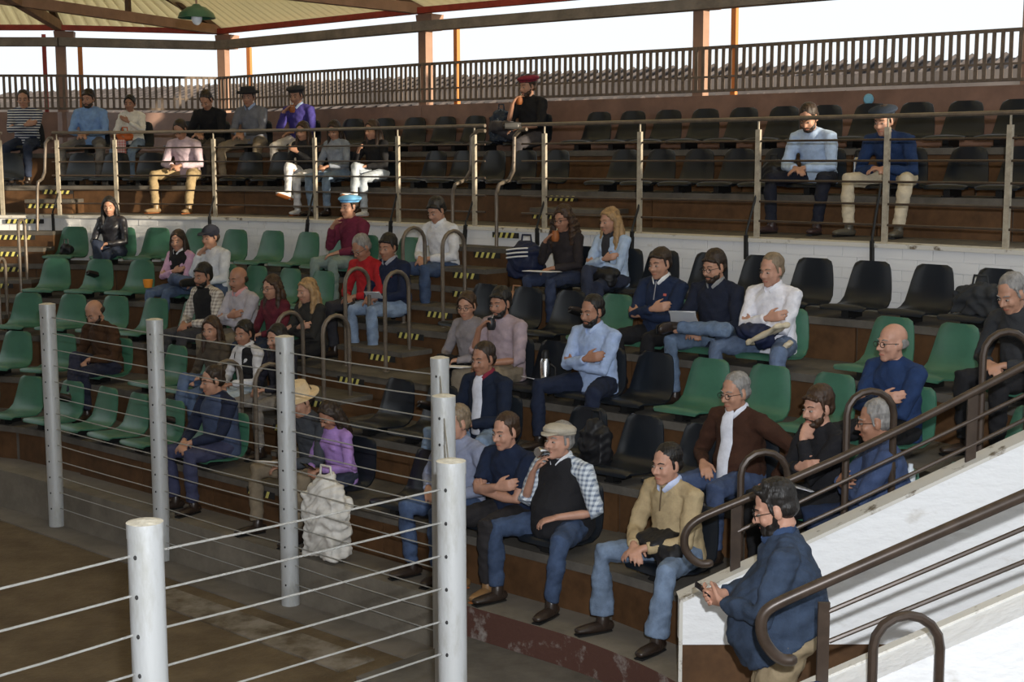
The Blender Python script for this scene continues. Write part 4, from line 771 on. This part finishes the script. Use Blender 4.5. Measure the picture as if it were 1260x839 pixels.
# ================================================================ SEATS
def seat_mesh(name, m, blk=False):
    prof = [(0.055, 0.070), (0.050, 0.092), (0.02, 0.106), (-0.05, 0.100), (-0.15, 0.088), (-0.24, 0.086), (-0.30, 0.105), (-0.335, 0.15), (-0.36, 0.23), (-0.378, 0.31), (-0.392, 0.38), (-0.397, 0.415), (-0.399, 0.435)]
    wid = [0.180, 0.196, 0.206, 0.214, 0.218, 0.220, 0.216, 0.208, 0.196, 0.182, 0.166, 0.150, 0.110]
    nu = 10; mb = MB(); pts = []
    for i, ((y, z), w) in enumerate(zip(prof, wid)):
        y0, z0 = prof[max(0, i - 1)]; y1, z1 = prof[min(len(prof) - 1, i + 1)]; t = V(0, y1 - y0, z1 - z0).normalized(); n = V(0, -t.z, t.y) * -1 if False else V(0, t.z, -t.y)
        for j in range(nu + 1):
            u = -1 + 2 * j / nu; c = (abs(u) ** 3) * (0.030 if i > 6 else 0.018)
            p = V(u * w, y, z) - n * c * (1 if True else 0); pts.append((p, n))
    N = len(prof) * (nu + 1); v = [p for p, n in pts] + [p + n * 0.012 for p, n in pts]; F = []
    for i in range(len(prof) - 1):
        for j in range(nu):
            a = i * (nu + 1) + j; q = [a, a + 1, a + nu + 2, a + nu + 1]; F.append(q); F.append([x + N for x in q[::-1]])
    rim = [j for j in range(nu + 1)] + [i * (nu + 1) + nu for i in range(1, len(prof))] + [(len(prof) - 1) * (nu + 1) + j for j in range(nu - 1, -1, -1)] + [i * (nu + 1) for i in range(len(prof) - 2, 0, -1)]
    for k in range(len(rim)): a, b = rim[k], rim[(k + 1) % len(rim)]; F.append([a, b, b + N, a + N])
    mb.add(v, F); bm = bmesh.new(); me = mb.mesh(name, m, True); bm.from_mesh(me); bmesh.ops.recalc_face_normals(bm, faces=bm.faces); bm.to_mesh(me); bm.free(); me.set_sharp_from_angle(angle=R(55)); return me
SM = {c: seat_mesh('seat_shell', M[m]) for c, m in (('green', 'green'), ('black', 'blackseat'), ('dgreen', 'greendark'))}
b_ = MB(); b_.box((0, -0.12, 0.04), (0.06, 0.22, 0.07)); b_.box((0, -0.12, 0.076), (0.26, 0.05, 0.014)); b_.box((0, -0.05, 0.006), (0.12, 0.05, 0.012)); BRK = b_.mesh('bracket', M['black'])
ORD = ['first', 'second', 'third', 'fourth', 'fifth', 'sixth', 'seventh', 'eighth', 'ninth', 'tenth', 'eleventh', 'twelfth', 'thirteenth', 'fourteenth', 'fifteenth', 'sixteenth', 'seventeenth', 'eighteenth', 'nineteenth', 'twentieth'] + [f'{i}th' for i in range(21, 60)]
ROWN = {1: 'front row', 2: 'second row', 3: 'third row', 4: 'fourth row', 5: 'fifth row', 6: 'lower of the two top rows', 7: 'topmost row'}
def seats(k, anchor, sp, lo, hi, colf, side, start='left', skip=()):
    r = ROW[k]; rr = Row(dk(k) + 0.37); sa = rr.s_px(anchor, zk(k) + 0.4); pa, aa = rr.at_s(sa); q = pa - nv(aa) * 0.37
    s0 = float(r.s[np.argmin(np.hypot(r.p[:, 0] - q[0], r.p[:, 1] - q[1]))]); S0 = []
    lo = s0 - 0.01 if lo is None else lo
    s = s0 - sp * int((s0 - lo) / sp) if s0 > lo else s0 + sp * math.ceil((lo - s0) / sp)
    while s < hi: S0.append(s); s += sp
    occ = [(v, l) for v, l in SEATPOS.get(k, []) if lo - 0.5 < v < hi + 0.5]; own = {}
    for v, l in occ:
        if not S0: break
        i = min(range(len(S0)), key=lambda i: abs(S0[i] - v) + (9 if i in own else 0))
        if abs(S0[i] - v) < 0.33: S0[i] = v; own[i] = l
    out = [(s, own.get(i)) for i, s in enumerate(S0)]
    keep = []
    for i, (s, l) in enumerate(out):          # a shifted neighbour must not collide with an occupied one
        if l is None and any(abs(s - t) < 0.40 for j, (t, l2) in enumerate(out) if l2 and j != i): continue
        p, a = r.at_s(s); x, y = project(p[0] + nv(a)[0] * .3, p[1] + nv(a)[1] * .3, zk(k) + 0.3)
        if any(u0 < x < u1 for u0, u1 in skip): continue
        if -45 < x < 1310: keep.append((s, l, x, p, a))
    for i, (s, l, x, p, a) in enumerate(keep if start == 'left' else keep[::-1]):
        c = colf(x); word = 'black' if c == 'black' else 'green'
        lab = f"{word} plastic seat, {ORD[i]} from {side}, {ROWN[k]}"
        o = empty('plastic_seat', (p[0], p[1], zk(k)), math.pi - a, lab, 'seat', f'seats of the {ROWN[k]}'); link('seat_shell', SM[c], o); link('bracket', BRK, o)
for k in range(1, 6):
    r = ROW[k]; ends = r.s_u(t2u(1.72 if k > 1 else 2.6)) - 0.1
    left0 = r.s_px(-60, zk(k)) if k < 4 else None
    anc = {1: 34, 2: 18, 3: 33, 4: 67, 5: 91}[k]
    seats(k, anc, 0.545 if k > 1 else 0.55, left0, ends, lambda x: 'green', 'the left end')
    if k >= 4: seats(k, 6, 0.53, r.s_px(-60, zk(k)), r.s_u(UL) - 0.72, lambda x: 'green', 'the left edge, beyond the left aisle')
    e = r.s_u(u_end(dk(k))) - 0.30
    col = {5: lambda x: 'black', 4: lambda x: 'green' if x > 745 else 'black', 3: lambda x: 'green' if x > 830 else 'black', 2: lambda x: 'green' if x > 960 else 'black', 1: lambda x: 'black'}[k]
    seats(k, {5: 1072, 4: 1017, 3: 870, 2: 787, 1: 722}[k], 0.515, r.s_u(t2u(2.75 if k > 1 else 3.4)) + 0.28, e, col, 'the centre aisle, right block')
for k, anc, sp in ((6, 810, 0.475), (7, 822, 0.485)):
    r = ROW[k]; lo, hi = r.s_px(-30, zk(k)), r.s_px(1300, zk(k))
    seats(k, anc, sp, lo, hi, lambda x: 'black', 'the left', skip=((28, 86), (683, 745)) if k == 6 else ((28, 30),))
# ================================================================ RAILINGS
wr = empty('walkway_railing', (0, 0, ZW), 0, 'long railing with pale posts and thin dark rails along the upper walkway', 'railing')
dR = DW + 0.07; RR = Row(dR)
def rail_run(px0, px1, h, r0, name='rail'):
    s0, s1 = RR.s_px(px0, ZW + h), RR.s_px(px1, ZW + h); n = max(3, int((s1 - s0) / 0.4)); mb = MB(); mb.tube([(*RR.at_s(s0 + (s1 - s0) * i / n)[0], h) for i in range(n + 1)], r0, 7); put(mb, name, M['greyrail'] if r0 > 0.012 else M['darkrail'], wr, True)
for px0, px1 in ((-40, 2), (64, 597), (642, 1300)):
    for h, r0 in ((1.03, 0.019), (0.84, 0.010), (0.67, 0.010), (0.50, 0.010), (0.32, 0.010), (0.15, 0.010)): rail_run(px0, px1, h, r0)
b = MB(); b.box((0, 0, 0.47), (0.045, 0.03, 0.94)); b.box((0, 0, 0.985), (0.012, 0.012, 0.09)); PM = b.mesh('post', M['lightpost'])
for px in (2, 72, 143, 264, 388, 490, 584, 670, 787, 932, 1090, 1240):
    p, a = RR.at_s(RR.s_px(px, ZW + 0.4)); link('post', PM, wr, (p[0], p[1], 0), -a)
for base, mid, top in (((66, 285), (65, 265), (72, 236)), ((258, 292), (258, 268), (264, 240)), ((377, 290), (379, 272), (386, 236)), ((480, 296), (481, 274), (489, 236)), ((571, 303), (573, 279), (582, 246)), ((661, 302), (661, 283), (670, 246)), ((777, 310), (778, 287), (787, 250)), ((918, 319), (918, 292), (931, 238)), ((1073, 327), (1073, 299), (1084, 226))):
    RB = Row(DW - 0.045); b0 = Vector(on_row(RB, *base)) - V(0, 0, ZW); b1 = Vector(on_row(RB, *mid)) - V(0, 0, ZW); q = Vector(on_row(RR, *top)) - V(0, 0, ZW)
    m = MB(); m.beam(b0, b1 + V(0, 0, 0.02), 0.045, 0.02); m.tube([b1, b1 + V(0, 0, 0.04), q], 0.011, 6); put(m, 'brace', M['black'], wr)
# gate pipes with a jog, leading from the railing down to the steps
def pipe(px_top, px_low, label, ends):
    A = Row(dR); B = Row(DW - 0.10); pts = [on_row(A, *ends[0]), on_row(A, *ends[1]), on_row(A, *ends[2]), on_row(A, *ends[3]), on_row(A, *ends[4])] + [on_row(B, *e) for e in ends[5:]]
    m = MB(); ps = [V(*p) for p in pts]; out = [ps[0]]
    for i in range(1, len(ps) - 1): out += [lerp(ps[i], ps[i - 1], 0.18), ps[i], lerp(ps[i], ps[i + 1], 0.18)]
    out.append(ps[-1]); o = MB(); c = ps[-1]; o.tube([p - c for p in out], 0.019, 9); r = put(o, 'gate_pipe', M['greyrail'], None, True); r.location = c; tag(r, label, 'handrail', 'jogged handrail pipes at the openings of the upper railing')
pipe(0, 0, 'left pipe of the pair at the centre opening of the upper railing', [(597, 161), (588, 161), (580, 168), (579, 210), (573, 221), (560, 227), (557, 238), (557, 340)])
pipe(0, 0, 'right pipe of the pair at the centre opening of the upper railing', [(648, 159), (640, 160), (633, 168), (632, 210), (626, 222), (614, 227), (611, 238), (611, 350)])
pipe(0, 0, 'bent pipe at the left opening of the upper railing', [(65, 170), (60, 170), (56, 176), (55, 212), (52, 220), (47, 224), (46, 232), (46, 345)])
# hoops beside the aisles
def hoop(cx, cy, axis, top, w, h, label, r0=0.019, m='greyrail', grp='bent tube hoops beside the centre aisle'):
    a = V(*axis).normalized(); pts = []
    for i in range(9): t = math.pi * i / 8; pts.append(a * (-w / 2 * math.cos(t)) + V(0, 0, h - w / 2 + w / 2 * math.sin(t)))
    pts = [a * (-w / 2)] + pts + [a * (w / 2)]; o = MB(); o.tube(pts, r0, 9)
    for s in (-1, 1): o.lathe([(0.035, 0), (0.035, 0.008), (0.02, 0.012)], a * (s * w / 2), 10)
    q = put(o, 'handrail_hoop', M[m], None, True); q.location = (cx, cy, top - h); tag(q, label, 'handrail', grp)
n_ = {4: 'fourth', 3: 'third', 2: 'second', 1: 'front'}
for k, l, y0 in ((4, ((509, 'left'), (558, 'right')), 280), (3, ((439, 'left'), (488, 'right')), 330), (2, ((356, 'left'), (413, 'right')), 384), (1, ((279, 'left'), (331, 'right')), 444)):
    for px, sd in l:
        rr = Row(dk(k) + 0.42); s = rr.s_px(px, zk(k) + 0.9); p, a = rr.at_s(s); D = ray(px, y0 + (4 if sd == 'right' else 0)); top = CH + D[2] * p[1] / D[1]; base = zk(k) + 0.0
        hoop(p[0], p[1], (nv(a)[0], nv(a)[1], 0), top, 0.30, top - base, f'bent tube hoop on the {sd} side of the centre aisle behind the {n_[k]} row seats')
for px, py, k, nm in ((26, 270, 4, 'fourth'), (1, 318, 3, 'third')):
    rr = Row(dk(k) + 0.42); p, a = rr.at_s(rr.s_px(px, zk(k) + 0.9)); D = ray(px, py); top = CH + D[2] * p[1] / D[1]; hoop(p[0], p[1], (nv(a)[0], nv(a)[1], 0), top, 0.16, top - zk(k), f'bent tube hoop beside the left aisle at the {nm} row', grp='bent tube hoops beside the left aisle')
for cx, py, nm in ((941, 556, 'behind the man in the denim jacket'), (1072, 481, 'around the head of the man in slate blue'), (1240, 408, 'at the right edge above the stairwell wall')):
    Yh = 7.9; q = on_y(cx, py, Yh); hoop(q[0], q[1], (1, 0.05, 0), q[2], 0.27, 0.86, f'dark tube hoop {nm}', 0.021, 'darkrail', 'dark tube hoops beside the stairwell')
q = on_y(1117, 757, 5.55); hoop(q[0], q[1], (1, 0.02, 0), q[2], 0.275, 0.9, 'near dark tube hoop in front of the white stair wall, bottom right', 0.021, 'darkrail', 'dark tube hoops beside the stairwell')
# stairwell handrails
def hook_rail(Y, main, thins, posts, rad, label, zfun):
    P0 = on_y(*main[-1], Y); r = empty('stair_handrail', (P0[0], Y, P0[2]), 0, label, 'handrail', 'sloping handrails of the stairwell'); c = V(P0[0], Y, P0[2])
    def smooth(pts):
        ps = [V(*on_y(x, y, Y)) - c for x, y in pts]
        for _ in range(2):
            o = [ps[0]]
            for a, b in zip(ps[:-1], ps[1:]): o += [lerp(a, b, 0.25), lerp(a, b, 0.75)]
            ps = o + [ps[-1]]
        return ps
    m = MB(); m.tube(smooth(main), rad, 12, round_=True); put(m, 'handrail', M['darkrail'], r, True)
    for t in thins: m = MB(); m.tube([V(*on_y(x, y, Y)) - c for x, y in t], 0.0115, 8); put(m, 'rail', M['darkrail'], r, True)
    for px, py, w in posts:
        q = V(*on_y(px, py, Y)); m = MB(); zb = zfun(q.x); m.box((q.x - c.x, 0, (q.z + zb) / 2 - c.z), (w, 0.018, q.z - zb)); put(m, 'post', M['darkrail'], r)
hook_rail(WALLY + 0.07, [(873, 693), (862, 694), (851, 688), (842, 675), (842, 656), (854, 641), (880, 629), (937, 606), (1087, 540), (1300, 429)], [[(908, 654), (998, 611), (1148, 540), (1300, 467)], [(955, 661), (1034, 625), (1212, 540), (1300, 497)]], [(906, 618, 0.055), (1197, 486, 0.055)], 0.023, 'far sloping handrail with hooked end along the stairwell wall', zt)
hook_rail(W2Y - 0.12, [(974, 812), (962, 812), (948, 801), (937, 782), (936, 762), (944, 749), (965, 738), (1020, 714), (1090, 683), (1300, 592)], [[(1020, 752), (1260, 650), (1300, 633)], [(1020, 789), (1260, 691), (1300, 675)]], [(1014, 741, 0.05)], 0.026, 'near sloping handrail with hooked end above the bottom right stair wall', lambda x: zt2(x) - 0.02)
# ================================================================ RING FENCE
FP = [(-4.18, 12.49), (-2.9, 11.38), (-1.69, 10.19), (-0.45, 9.04), (-0.37, 7.56), (-0.26, 5.89), (-1.31, 4.89)]; FP.append((FP[6][0] * 2 - FP[5][0] - 0.03, FP[6][1] * 2 - FP[5][1]))
fe = empty('cable_fence', (FP[3][0], FP[3][1], 0), 0, 'ring fence of thick silver posts strung with steel cables around the arena', 'fence'); fc = V(FP[3][0], FP[3][1], 0)
tops = [(58, 374), (190, 393), (350, 414), (541, 440), (546, 487), (555, 567), (178, 642)]; wpx = [19.5, 20.5, 23, 23.5, 29, 37, 45.5]
ps = ['leftmost', 'second', 'third', 'fourth', 'fifth', 'sixth, at the near corner', 'front']
FQ = []
for i, (x, y) in enumerate(FP):
    if i < 7: D = ray(*tops[i]); x = D[0] * y / D[1]; h = CH + D[2] * y / D[1]; rad = wpx[i] / 2 * y / FPX * 0.99
    else: h, rad = 2.0, 0.065
    FQ.append((x, y, h, rad)); b = MB(); b.lathe([(rad, -0.05), (rad, h - 0.004)], seg=28); o = put(b, 'post', M['galv'], fe, True); o.location = (x - fc.x, y - fc.y, 0)
    b = MB(); b.lathe([(rad * 1.03, h - 0.055), (rad * 1.03, h), (rad * 0.85, h + 0.002), (rad * 0.5, h + 0.009), (0.001, h + 0.012)], seg=28, m=0); b.mi = [1 if q < 28 else 0 for q in range(len(b.f))]; c = put(b, 'cap', [M['postcap'], M['galv']], o, True)
    b = MB()
    for j in range(13):
        z = h - 0.145 * (j + 1) + 0.03
        if z < 0.08: continue
        for a in (-0.35, 2.8): b.ell((rad * math.sin(a), -rad * math.cos(a), z), (0.007, 0.007, 0.009), seg=6, rings=5)
    hh = put(b, 'cable_hole', [M['hole']], o); hh['kind'] = 'stuff'
for i in range(len(FQ) - 1):
    a, b2 = FQ[i], FQ[i + 1]; d = V(b2[0] - a[0], b2[1] - a[1], 0).normalized()
    for j in range(13):
        z0, z1 = a[2] - 0.145 * (j + 1) + 0.03, b2[2] - 0.145 * (j + 1) + 0.03
        if min(z0, z1) < 0.07: continue
        sag = random.uniform(0.0, 0.012); p0 = V(a[0], a[1], z0) + d * a[3] * 0.9; p1 = V(b2[0], b2[1], z1) - d * b2[3] * 0.9; pts = [lerp(p0, p1, t) - V(0, 0, sag * 4 * t * (1 - t)) - fc for t in (0, .25, .5, .75, 1)]
        m = MB(); m.tube(pts, 0.0046, 6); put(m, 'cable', M['cable'], fe, True)
q = on_z(588, 833, ZG + 0.03); b = MB(); b.lathe([(0.13, -0.3), (0.13, 0.10), (0.11, 0.15), (0.06, 0.17), (0.001, 0.175)], seg=20); o = put(b, 'bollard', [M['postcap']], None, True); o.location = (FQ[4][0] + 0.28, FQ[4][1] - 0.35, 0.0); tag(o, 'low rounded pale stone bollard at the foot of the corner posts', 'bollard')
# ================================================================ PENDANT LAMP
y_ = 14.5; q = V(*on_y(242, 20, y_)); lp = empty('pendant_lamp', tuple(q), 0, 'green enamel pendant lamp hanging under the roof, top left', 'lamp')
m = MB(); m.lathe([(0.03, 0.12), (0.05, 0.10), (0.10, 0.085), (0.17, 0.03), (0.19, -0.02), (0.185, -0.02), (0.16, 0.02), (0.09, 0.07), (0.001, 0.08)], seg=28); put(m, 'lamp_shade', [M['enamel']], lp, True)
m = MB(); m.ell((0, 0, -0.015), (0.055, 0.055, 0.075)); bulb = mat('glass_bulb', (0.85, 0.9, 0.95), 0.2); put(m, 'bulb', [bulb], lp, True)
m = MB(); m.tube([(0, 0, 0.10), (0, 0, ZP + 0.0 - q.z + 1.4)], 0.010, 6); put(m, 'stem', [M['rafter']], lp)
# ================================================================ THINGS PEOPLE HAVE WITH THEM
def W2(key, p): return PERS[key]['W'] @ V(*p)
def handpos(key, s, f=0.09, n=0.0):
    a, e, w, nm = PERS[key]['arm'][s]; d = (w - e).normalized(); return PERS[key]['W'] @ (w + d * f + V(0, 0, n))
def loose(mb, name, mats, loc, label, cat, rz=0, smooth=True, group=None):
    o = put(mb, name, mats, None, smooth); o.location = loc; o.rotation_euler = (0, 0, rz); return tag(o, label, cat, group)
def rotof(key): return PERS[key]['root'].rotation_euler[2]
def mate(key, s, label, m):
    a, e, w, nm = PERS[key]['arm'][s]; H = PERS[key]['H']; W = PERS[key]['W']; c = W @ (H @ V(0, 0.135, -0.135)); tip = W @ (H @ V(0, 0.092, -0.066)); o = empty('mate_cup', tuple(c), 0, label, 'cup', 'mate cups people sip from'); sg = 0.85
    b = MB(); b.lathe([(0.001, -0.05), (0.028, -0.048), (0.040, -0.02), (0.038, 0.015), (0.029, 0.045), (0.031, 0.052), (0.026, 0.052), (0.02, 0.03), (0.001, 0.03)], seg=16); put(b, 'gourd', [m], o, True)
    b = MB(); b.tube([V(0, 0, 0.0), (tip - c) * 0.5 + V(0, 0, 0.01), tip - c], 0.0045, 6); put(b, 'metal_straw', [M['steel']], o, True)
mate('violetsweater', 1, 'mate gourd of the man in the indigo sweater', M['wood']); mate('burgundyberet', 1, 'mate gourd of the man with the burgundy beret', M['wood'])
mate('curlymate', 1, 'orange mate gourd of the curly haired woman', M['wood']); mate('pinkgreybeard', 1, 'black mate cup of the bearded man in mauve grey', M['darkmate'])
# metal cup
w_ = PERS['flatcap']; tip = w_['W'] @ (w_['H'] @ V(0, 0.095, -0.068)); b = MB(); A = Matrix.Rotation(R(90), 3, 'X'); b.lathe([(0.03, 0.0), (0.034, 0.02), (0.036, 0.085), (0.03, 0.10), (0.001, 0.10)], seg=18, A=w_['W'].to_3x3().normalized() @ Matrix.Rotation(R(-80), 3, 'X')); loose(b, 'metal_cup', [M['steel']], tuple(tip), 'polished metal cup at the lips of the man in the flat cap', 'cup')
def phone(key, label, f=0.10, up=0.03):
    a = handpos(key, -1, f); c = handpos(key, 1, f); q = (a + c) / 2 + V(0, 0, up); b = MB(); b.box((0, 0, 0), (0.072, 0.15, 0.009), rx=R(35)); loose(b, 'phone', [M['screen']], tuple(q), label, 'phone', rotof(key), False)
phone('standing', 'dark phone held by the standing man in denim', 0.10, 0.02); phone('brownfleece', 'phone in the hands of the man in the brown fleece'); phone('purple', 'phone in the hands of the girl in lilac'); phone('blackjacketgirl', 'phone on the lap of the woman in the black jacket by the wall')
def paper(key, loc, size, label, rz=0.3, tilt=0.3):
    q = W2(key, loc); b = MB()
    for j in range(3): b.box((0.004 * j, 0.006 * j, 0.003 * j), (size[0], size[1], 0.002), rx=tilt, rz=0.08 * j)
    loose(b, 'papers', [M['paper']], tuple(q), label, 'paper', rotof(key) + rz, False)
paper('curlymate', (-0.02, 0.17, 0.60), (0.30, 0.21), 'white papers on the lap of the curly haired woman', 0.2, 0.05)
paper('navylogos', (-0.13, 0.14, 0.64), (0.15, 0.21), 'white papers on the knee of the man with the chest logos', 0.5, 0.4)
paper('navyglasses', (0.05, 0.16, 0.69), (0.20, 0.28), 'sheaf of papers on the crossed leg of the man in black fleece', 0.4, 0.5)
paper('strawhat', (0.05, 0.20, 0.61), (0.21, 0.16), 'white papers in the hands of the person in the straw hat', 0.3, 0.2)
paper('greygirl', (-0.22, 0.18, 0.60), (0.21, 0.29), 'white papers between the woman in grey and the bearded man', 0.3, 0.1)
paper('bluecross', (0.34, 0.0, 0.50), (0.24, 0.30), 'white papers on the seat beside the man in the light blue shirt', -0.3, 0.3)
paper('blueglasses', (0.42, 0.15, 0.56), (0.21, 0.29), 'plastic covered papers on the knees by the man in slate blue', 0.3, 0.3)
# chest marks
def patch(key, x, f, size, m, dep=0.128):
    P_ = PERS[key]; sp = P_['sp'](f); b = MB(); b.box((0, 0, 0), (size[0], 0.006, size[1]), rx=R(8)); o = put(b, 'chest_mark', [m], P_['root']); o.location = sp + V(x, dep, 0)
patch('navylogos', 0.09, 0.66, (0.045, 0.022), M['paper'], 0.121); patch('navylogos', -0.09, 0.66, (0.05, 0.02), mat('red_thread', (0.5, 0.05, 0.05), 0.8), 0.121); patch('navycollar', -0.10, 0.72, (0.03, 0.02), mat('red_thread', (0.5, 0.12, 0.1), 0.8), 0.118)
def bag(key_or_loc, loc, r, mats, label, name='backpack', rz=0, extra=None, voxel=0.012, fold=0.012):
    q = W2(key_or_loc, loc) if isinstance(key_or_loc, str) else V(*key_or_loc); o = empty(name, tuple(q), rz, label, 'bag'); b = MB(); b.ell((0, 0, r[2]), r); b.box((0, 0, r[2] * 0.8), (r[0] * 1.6, r[1] * 1.5, r[2] * 1.4)); job(b, 'bag_body', mats, o, voxel, 4, None, fold)
    b = MB(); b.tube([(-r[0] * .3, 0, 2 * r[2] - .02), (-r[0] * .25, 0, 2 * r[2] + .05), (r[0] * .25, 0, 2 * r[2] + .05), (r[0] * .3, 0, 2 * r[2] - .02)], 0.009, 6); put(b, 'strap', mats, o, True)
    if extra: extra(o, r)
    return o
nvb = mat('navy_nylon', (0.012, 0.018, 0.05), 0.6); blk = mat('black_nylon', (0.012, 0.012, 0.014), 0.5); cream = mat('cream_canvas', (0.62, 0.54, 0.40), 0.9, bump=0.3); whb = mat('white_plastic_bag', (0.62, 0.60, 0.56), 0.6, 0.12, 8, bump=0.5)
def onseat(k, px, dz=0.10, dd=0.2): rr = Row(dk(k) + dd); p, a = rr.at_s(rr.s_px(px, zk(k) + dz)); return (p[0], p[1], zk(k) + dz), math.pi - a
def stripes(o, r):
    for j in range(3): b = MB(); b.tube([(-r[0] * .7, -r[1] * .9 + .0, r[2] * (1.1 + .2 * j)), (0, -r[1] * 1.02, r[2] * (1.2 + .2 * j)), (r[0] * .6, -r[1] * .9, r[2] * (1.25 + .2 * j))], 0.008, 5); q = put(b, 'white_stripe', M['paper'], o, True)
q, a = onseat(5, 648); bag(q, None, (0.21, 0.14, 0.19), nvb, 'navy backpack with white stripes on the seat left of the curly woman', rz=a + 3.14, extra=stripes)
q, a = onseat(5, 636, 0.0, -0.13); bag((q[0], q[1], zk(4) + 0.22), None, (0.17, 0.06, 0.07), mat('tan_leather', (0.35, 0.19, 0.11), 0.7), 'tan leather bag under the navy backpack', 'handbag', a)
q, a = onseat(7, 617); bag(q, None, (0.15, 0.12, 0.2), mat('dark_patterned_nylon', (0.02, 0.03, 0.05), 0.6, 0, 30, col2=(0.25, 0.3, 0.36), thr=(0.6, 0.65)), 'dark patterned backpack in the top row beside the burgundy beret', rz=a)
q, a = onseat(6, 952); bag(q, None, (0.14, 0.12, 0.11), blk, 'black bag on the seat left of the man in the light blue shirt', rz=a)
q, a = onseat(6, 14, 0.0, 0.2); bag((q[0], q[1], ZW), None, (0.18, 0.14, 0.2), blk, 'black bag at the foot of the top left person', rz=a)
q, a = onseat(5, 82); bag(q, None, (0.09, 0.05, 0.07), blk, 'small black handbag on the green seat left of the black jacketed woman', 'handbag', a)
q, a = onseat(2, 733, 0.02, 0.15); bag(q, None, (0.13, 0.10, 0.20), blk, 'black backpack on the second row behind the man in the flat cap', rz=a)
q, a = onseat(1, 402, 0.0, -0.30); bag((q[0], q[1], ZT), None, (0.21, 0.14, 0.33), whb, 'big crumpled white bag at the feet of the girl in lilac', 'shopping_bag', a, fold=0.02)
q, a = onseat(5, 1205); bag(q, None, (0.22, 0.13, 0.12), mat('charcoal_coat', (0.03, 0.032, 0.035), 0.9, bump=0.3), 'charcoal coat heaped over the black seat near the right edge', 'coat', a, fold=0.02)
q, a = onseat(1, 690, 0.02, 0.0) ; q, a = onseat(2, 1122, 0.1, 0.3); bag(q, None, (0.18, 0.13, 0.11), nvb, 'navy bag with a bottle behind the far stair handrail', rz=a)
b = MB(); b.lathe([(0.001, 0), (0.03, 0), (0.03, 0.16), (0.014, 0.2), (0.014, 0.22), (0.001, 0.22)], seg=14); loose(b, 'bottle', [mat('clear_bottle', (0.6, 0.65, 0.7), 0.1)], (q[0] - 0.02, q[1] + .0, q[2] + 0.18), 'clear bottle sticking out of the navy bag', 'bottle')
def thermos(loc, label):
    o = empty('thermos', loc, 0, label, 'flask', 'thermos flasks'); b = MB(); b.lathe([(0.001, 0), (0.042, 0), (0.042, 0.22), (0.032, 0.245), (0.001, 0.245)], seg=18); put(b, 'flask_body', [M['steel']], o, True); b = MB(); b.lathe([(0.030, 0.24), (0.032, 0.29), (0.02, 0.31), (0.001, 0.31)], seg=16); put(b, 'stopper', [M['black']], o, True); b = MB(); b.tube([(0.04, 0, 0.2), (0.08, 0, 0.17), (0.08, 0, 0.08), (0.04, 0, 0.05)], 0.008, 6); put(b, 'handle', [M['black']], o, True)
q, a = onseat(3, 671, 0.1, 0.05); thermos(q, 'steel thermos with black stopper beside the man in the light blue shirt')
q, a = onseat(6, 1055, 0.1, 0.1); thermos(q, 'steel thermos left of the man in the navy sweater and beret')
# orange bag hugged in the top row, orange mate pot
q = W2('whitetop', (0.0, 0.06, 0.72)); bag(tuple(q - V(0, 0, .07)), None, (0.13, 0.07, 0.07), mat('orange_leather', (0.55, 0.13, 0.03), 0.6), 'orange bag held on the lap of the woman in the white top', 'handbag', rotof('whitetop'))
q = W2('whitetop', (0.03, 0.16, 0.44)); mck = wave_mix(mat('red_white_check', WH, 0.9), (0.55, 0.15, 0.15), (0.6, 0.5, 0.48), 'X', 9, 0.5, 'Z'); b = MB(); b.box((0, 0, 0.06), (0.15, 0.05, 0.30)); o = put(b, 'cloth', [mck], None, False); md = o.modifiers.new('b', 'BEVEL'); md.width = 0.02; o.location = q; o.rotation_euler = (0, 0, rotof('whitetop')); tag(o, 'red and white checked cloth hanging from the lap in the top row', 'cloth')
q = PERS['pinksleeves']['W'] @ (PERS['pinksleeves']['L'][1][1] + V(0, 0.02, 0.066)); b = MB(); b.lathe([(0.001, 0), (0.04, 0), (0.052, 0.05), (0.055, 0.09), (0.05, 0.09), (0.001, 0.06)], seg=16); loose(b, 'cup', [mat('orange_cup', (0.75, 0.27, 0.03), 0.5)], tuple(q), 'orange cup held over the knees by the woman in pink sleeves', 'cup')
# dark coats on laps
def lapcoat(key, r, loc, m, label, nm='coat', tl=0.0):
    q = W2(key, loc); o = empty(nm, tuple(q), rotof(key), label, 'clothes'); b = MB(); b.ell((0, 0, 0), r); b.ell((-r[0] * .6, r[1] * .4, -0.05), (r[0] * .5, r[1] * .6, r[2])); job(b, 'folded_cloth', m, o, 0.012, 4, None, 0.014)
lapcoat('beigesweater', (0.20, 0.15, 0.085), (-0.05, -0.04, 0.59), blk, 'black jacket bundled on the lap of the man in the beige sweater')
lapcoat('whitejacket', (0.18, 0.15, 0.07), (0.02, 0.0, 0.62), nvb, 'dark jacket on the lap of the man in the white jacket')
q = W2('whitejacket', (-0.14, 0.10, 0.62)); o = empty('tote_bag', tuple(q), rotof('whitejacket') + 0.3, 'cream canvas bag slipping off the lap of the man in white', 'bag'); b = MB(); b.box((0, 0, 0), (0.34, 0.16, 0.03), ry=R(28), rz=-0.5); b.box((-0.15, 0.02, -0.085), (0.10, 0.12, 0.03), ry=R(55)); job(b, 'bag_body', cream, o, 0.009, 4, None, 0.01)
lapcoat('blonddenim', (0.16, 0.13, 0.07), (-0.06, 0.0, 0.60), blk, 'black coat on the lap of the blond woman in denim')
run_jobs()
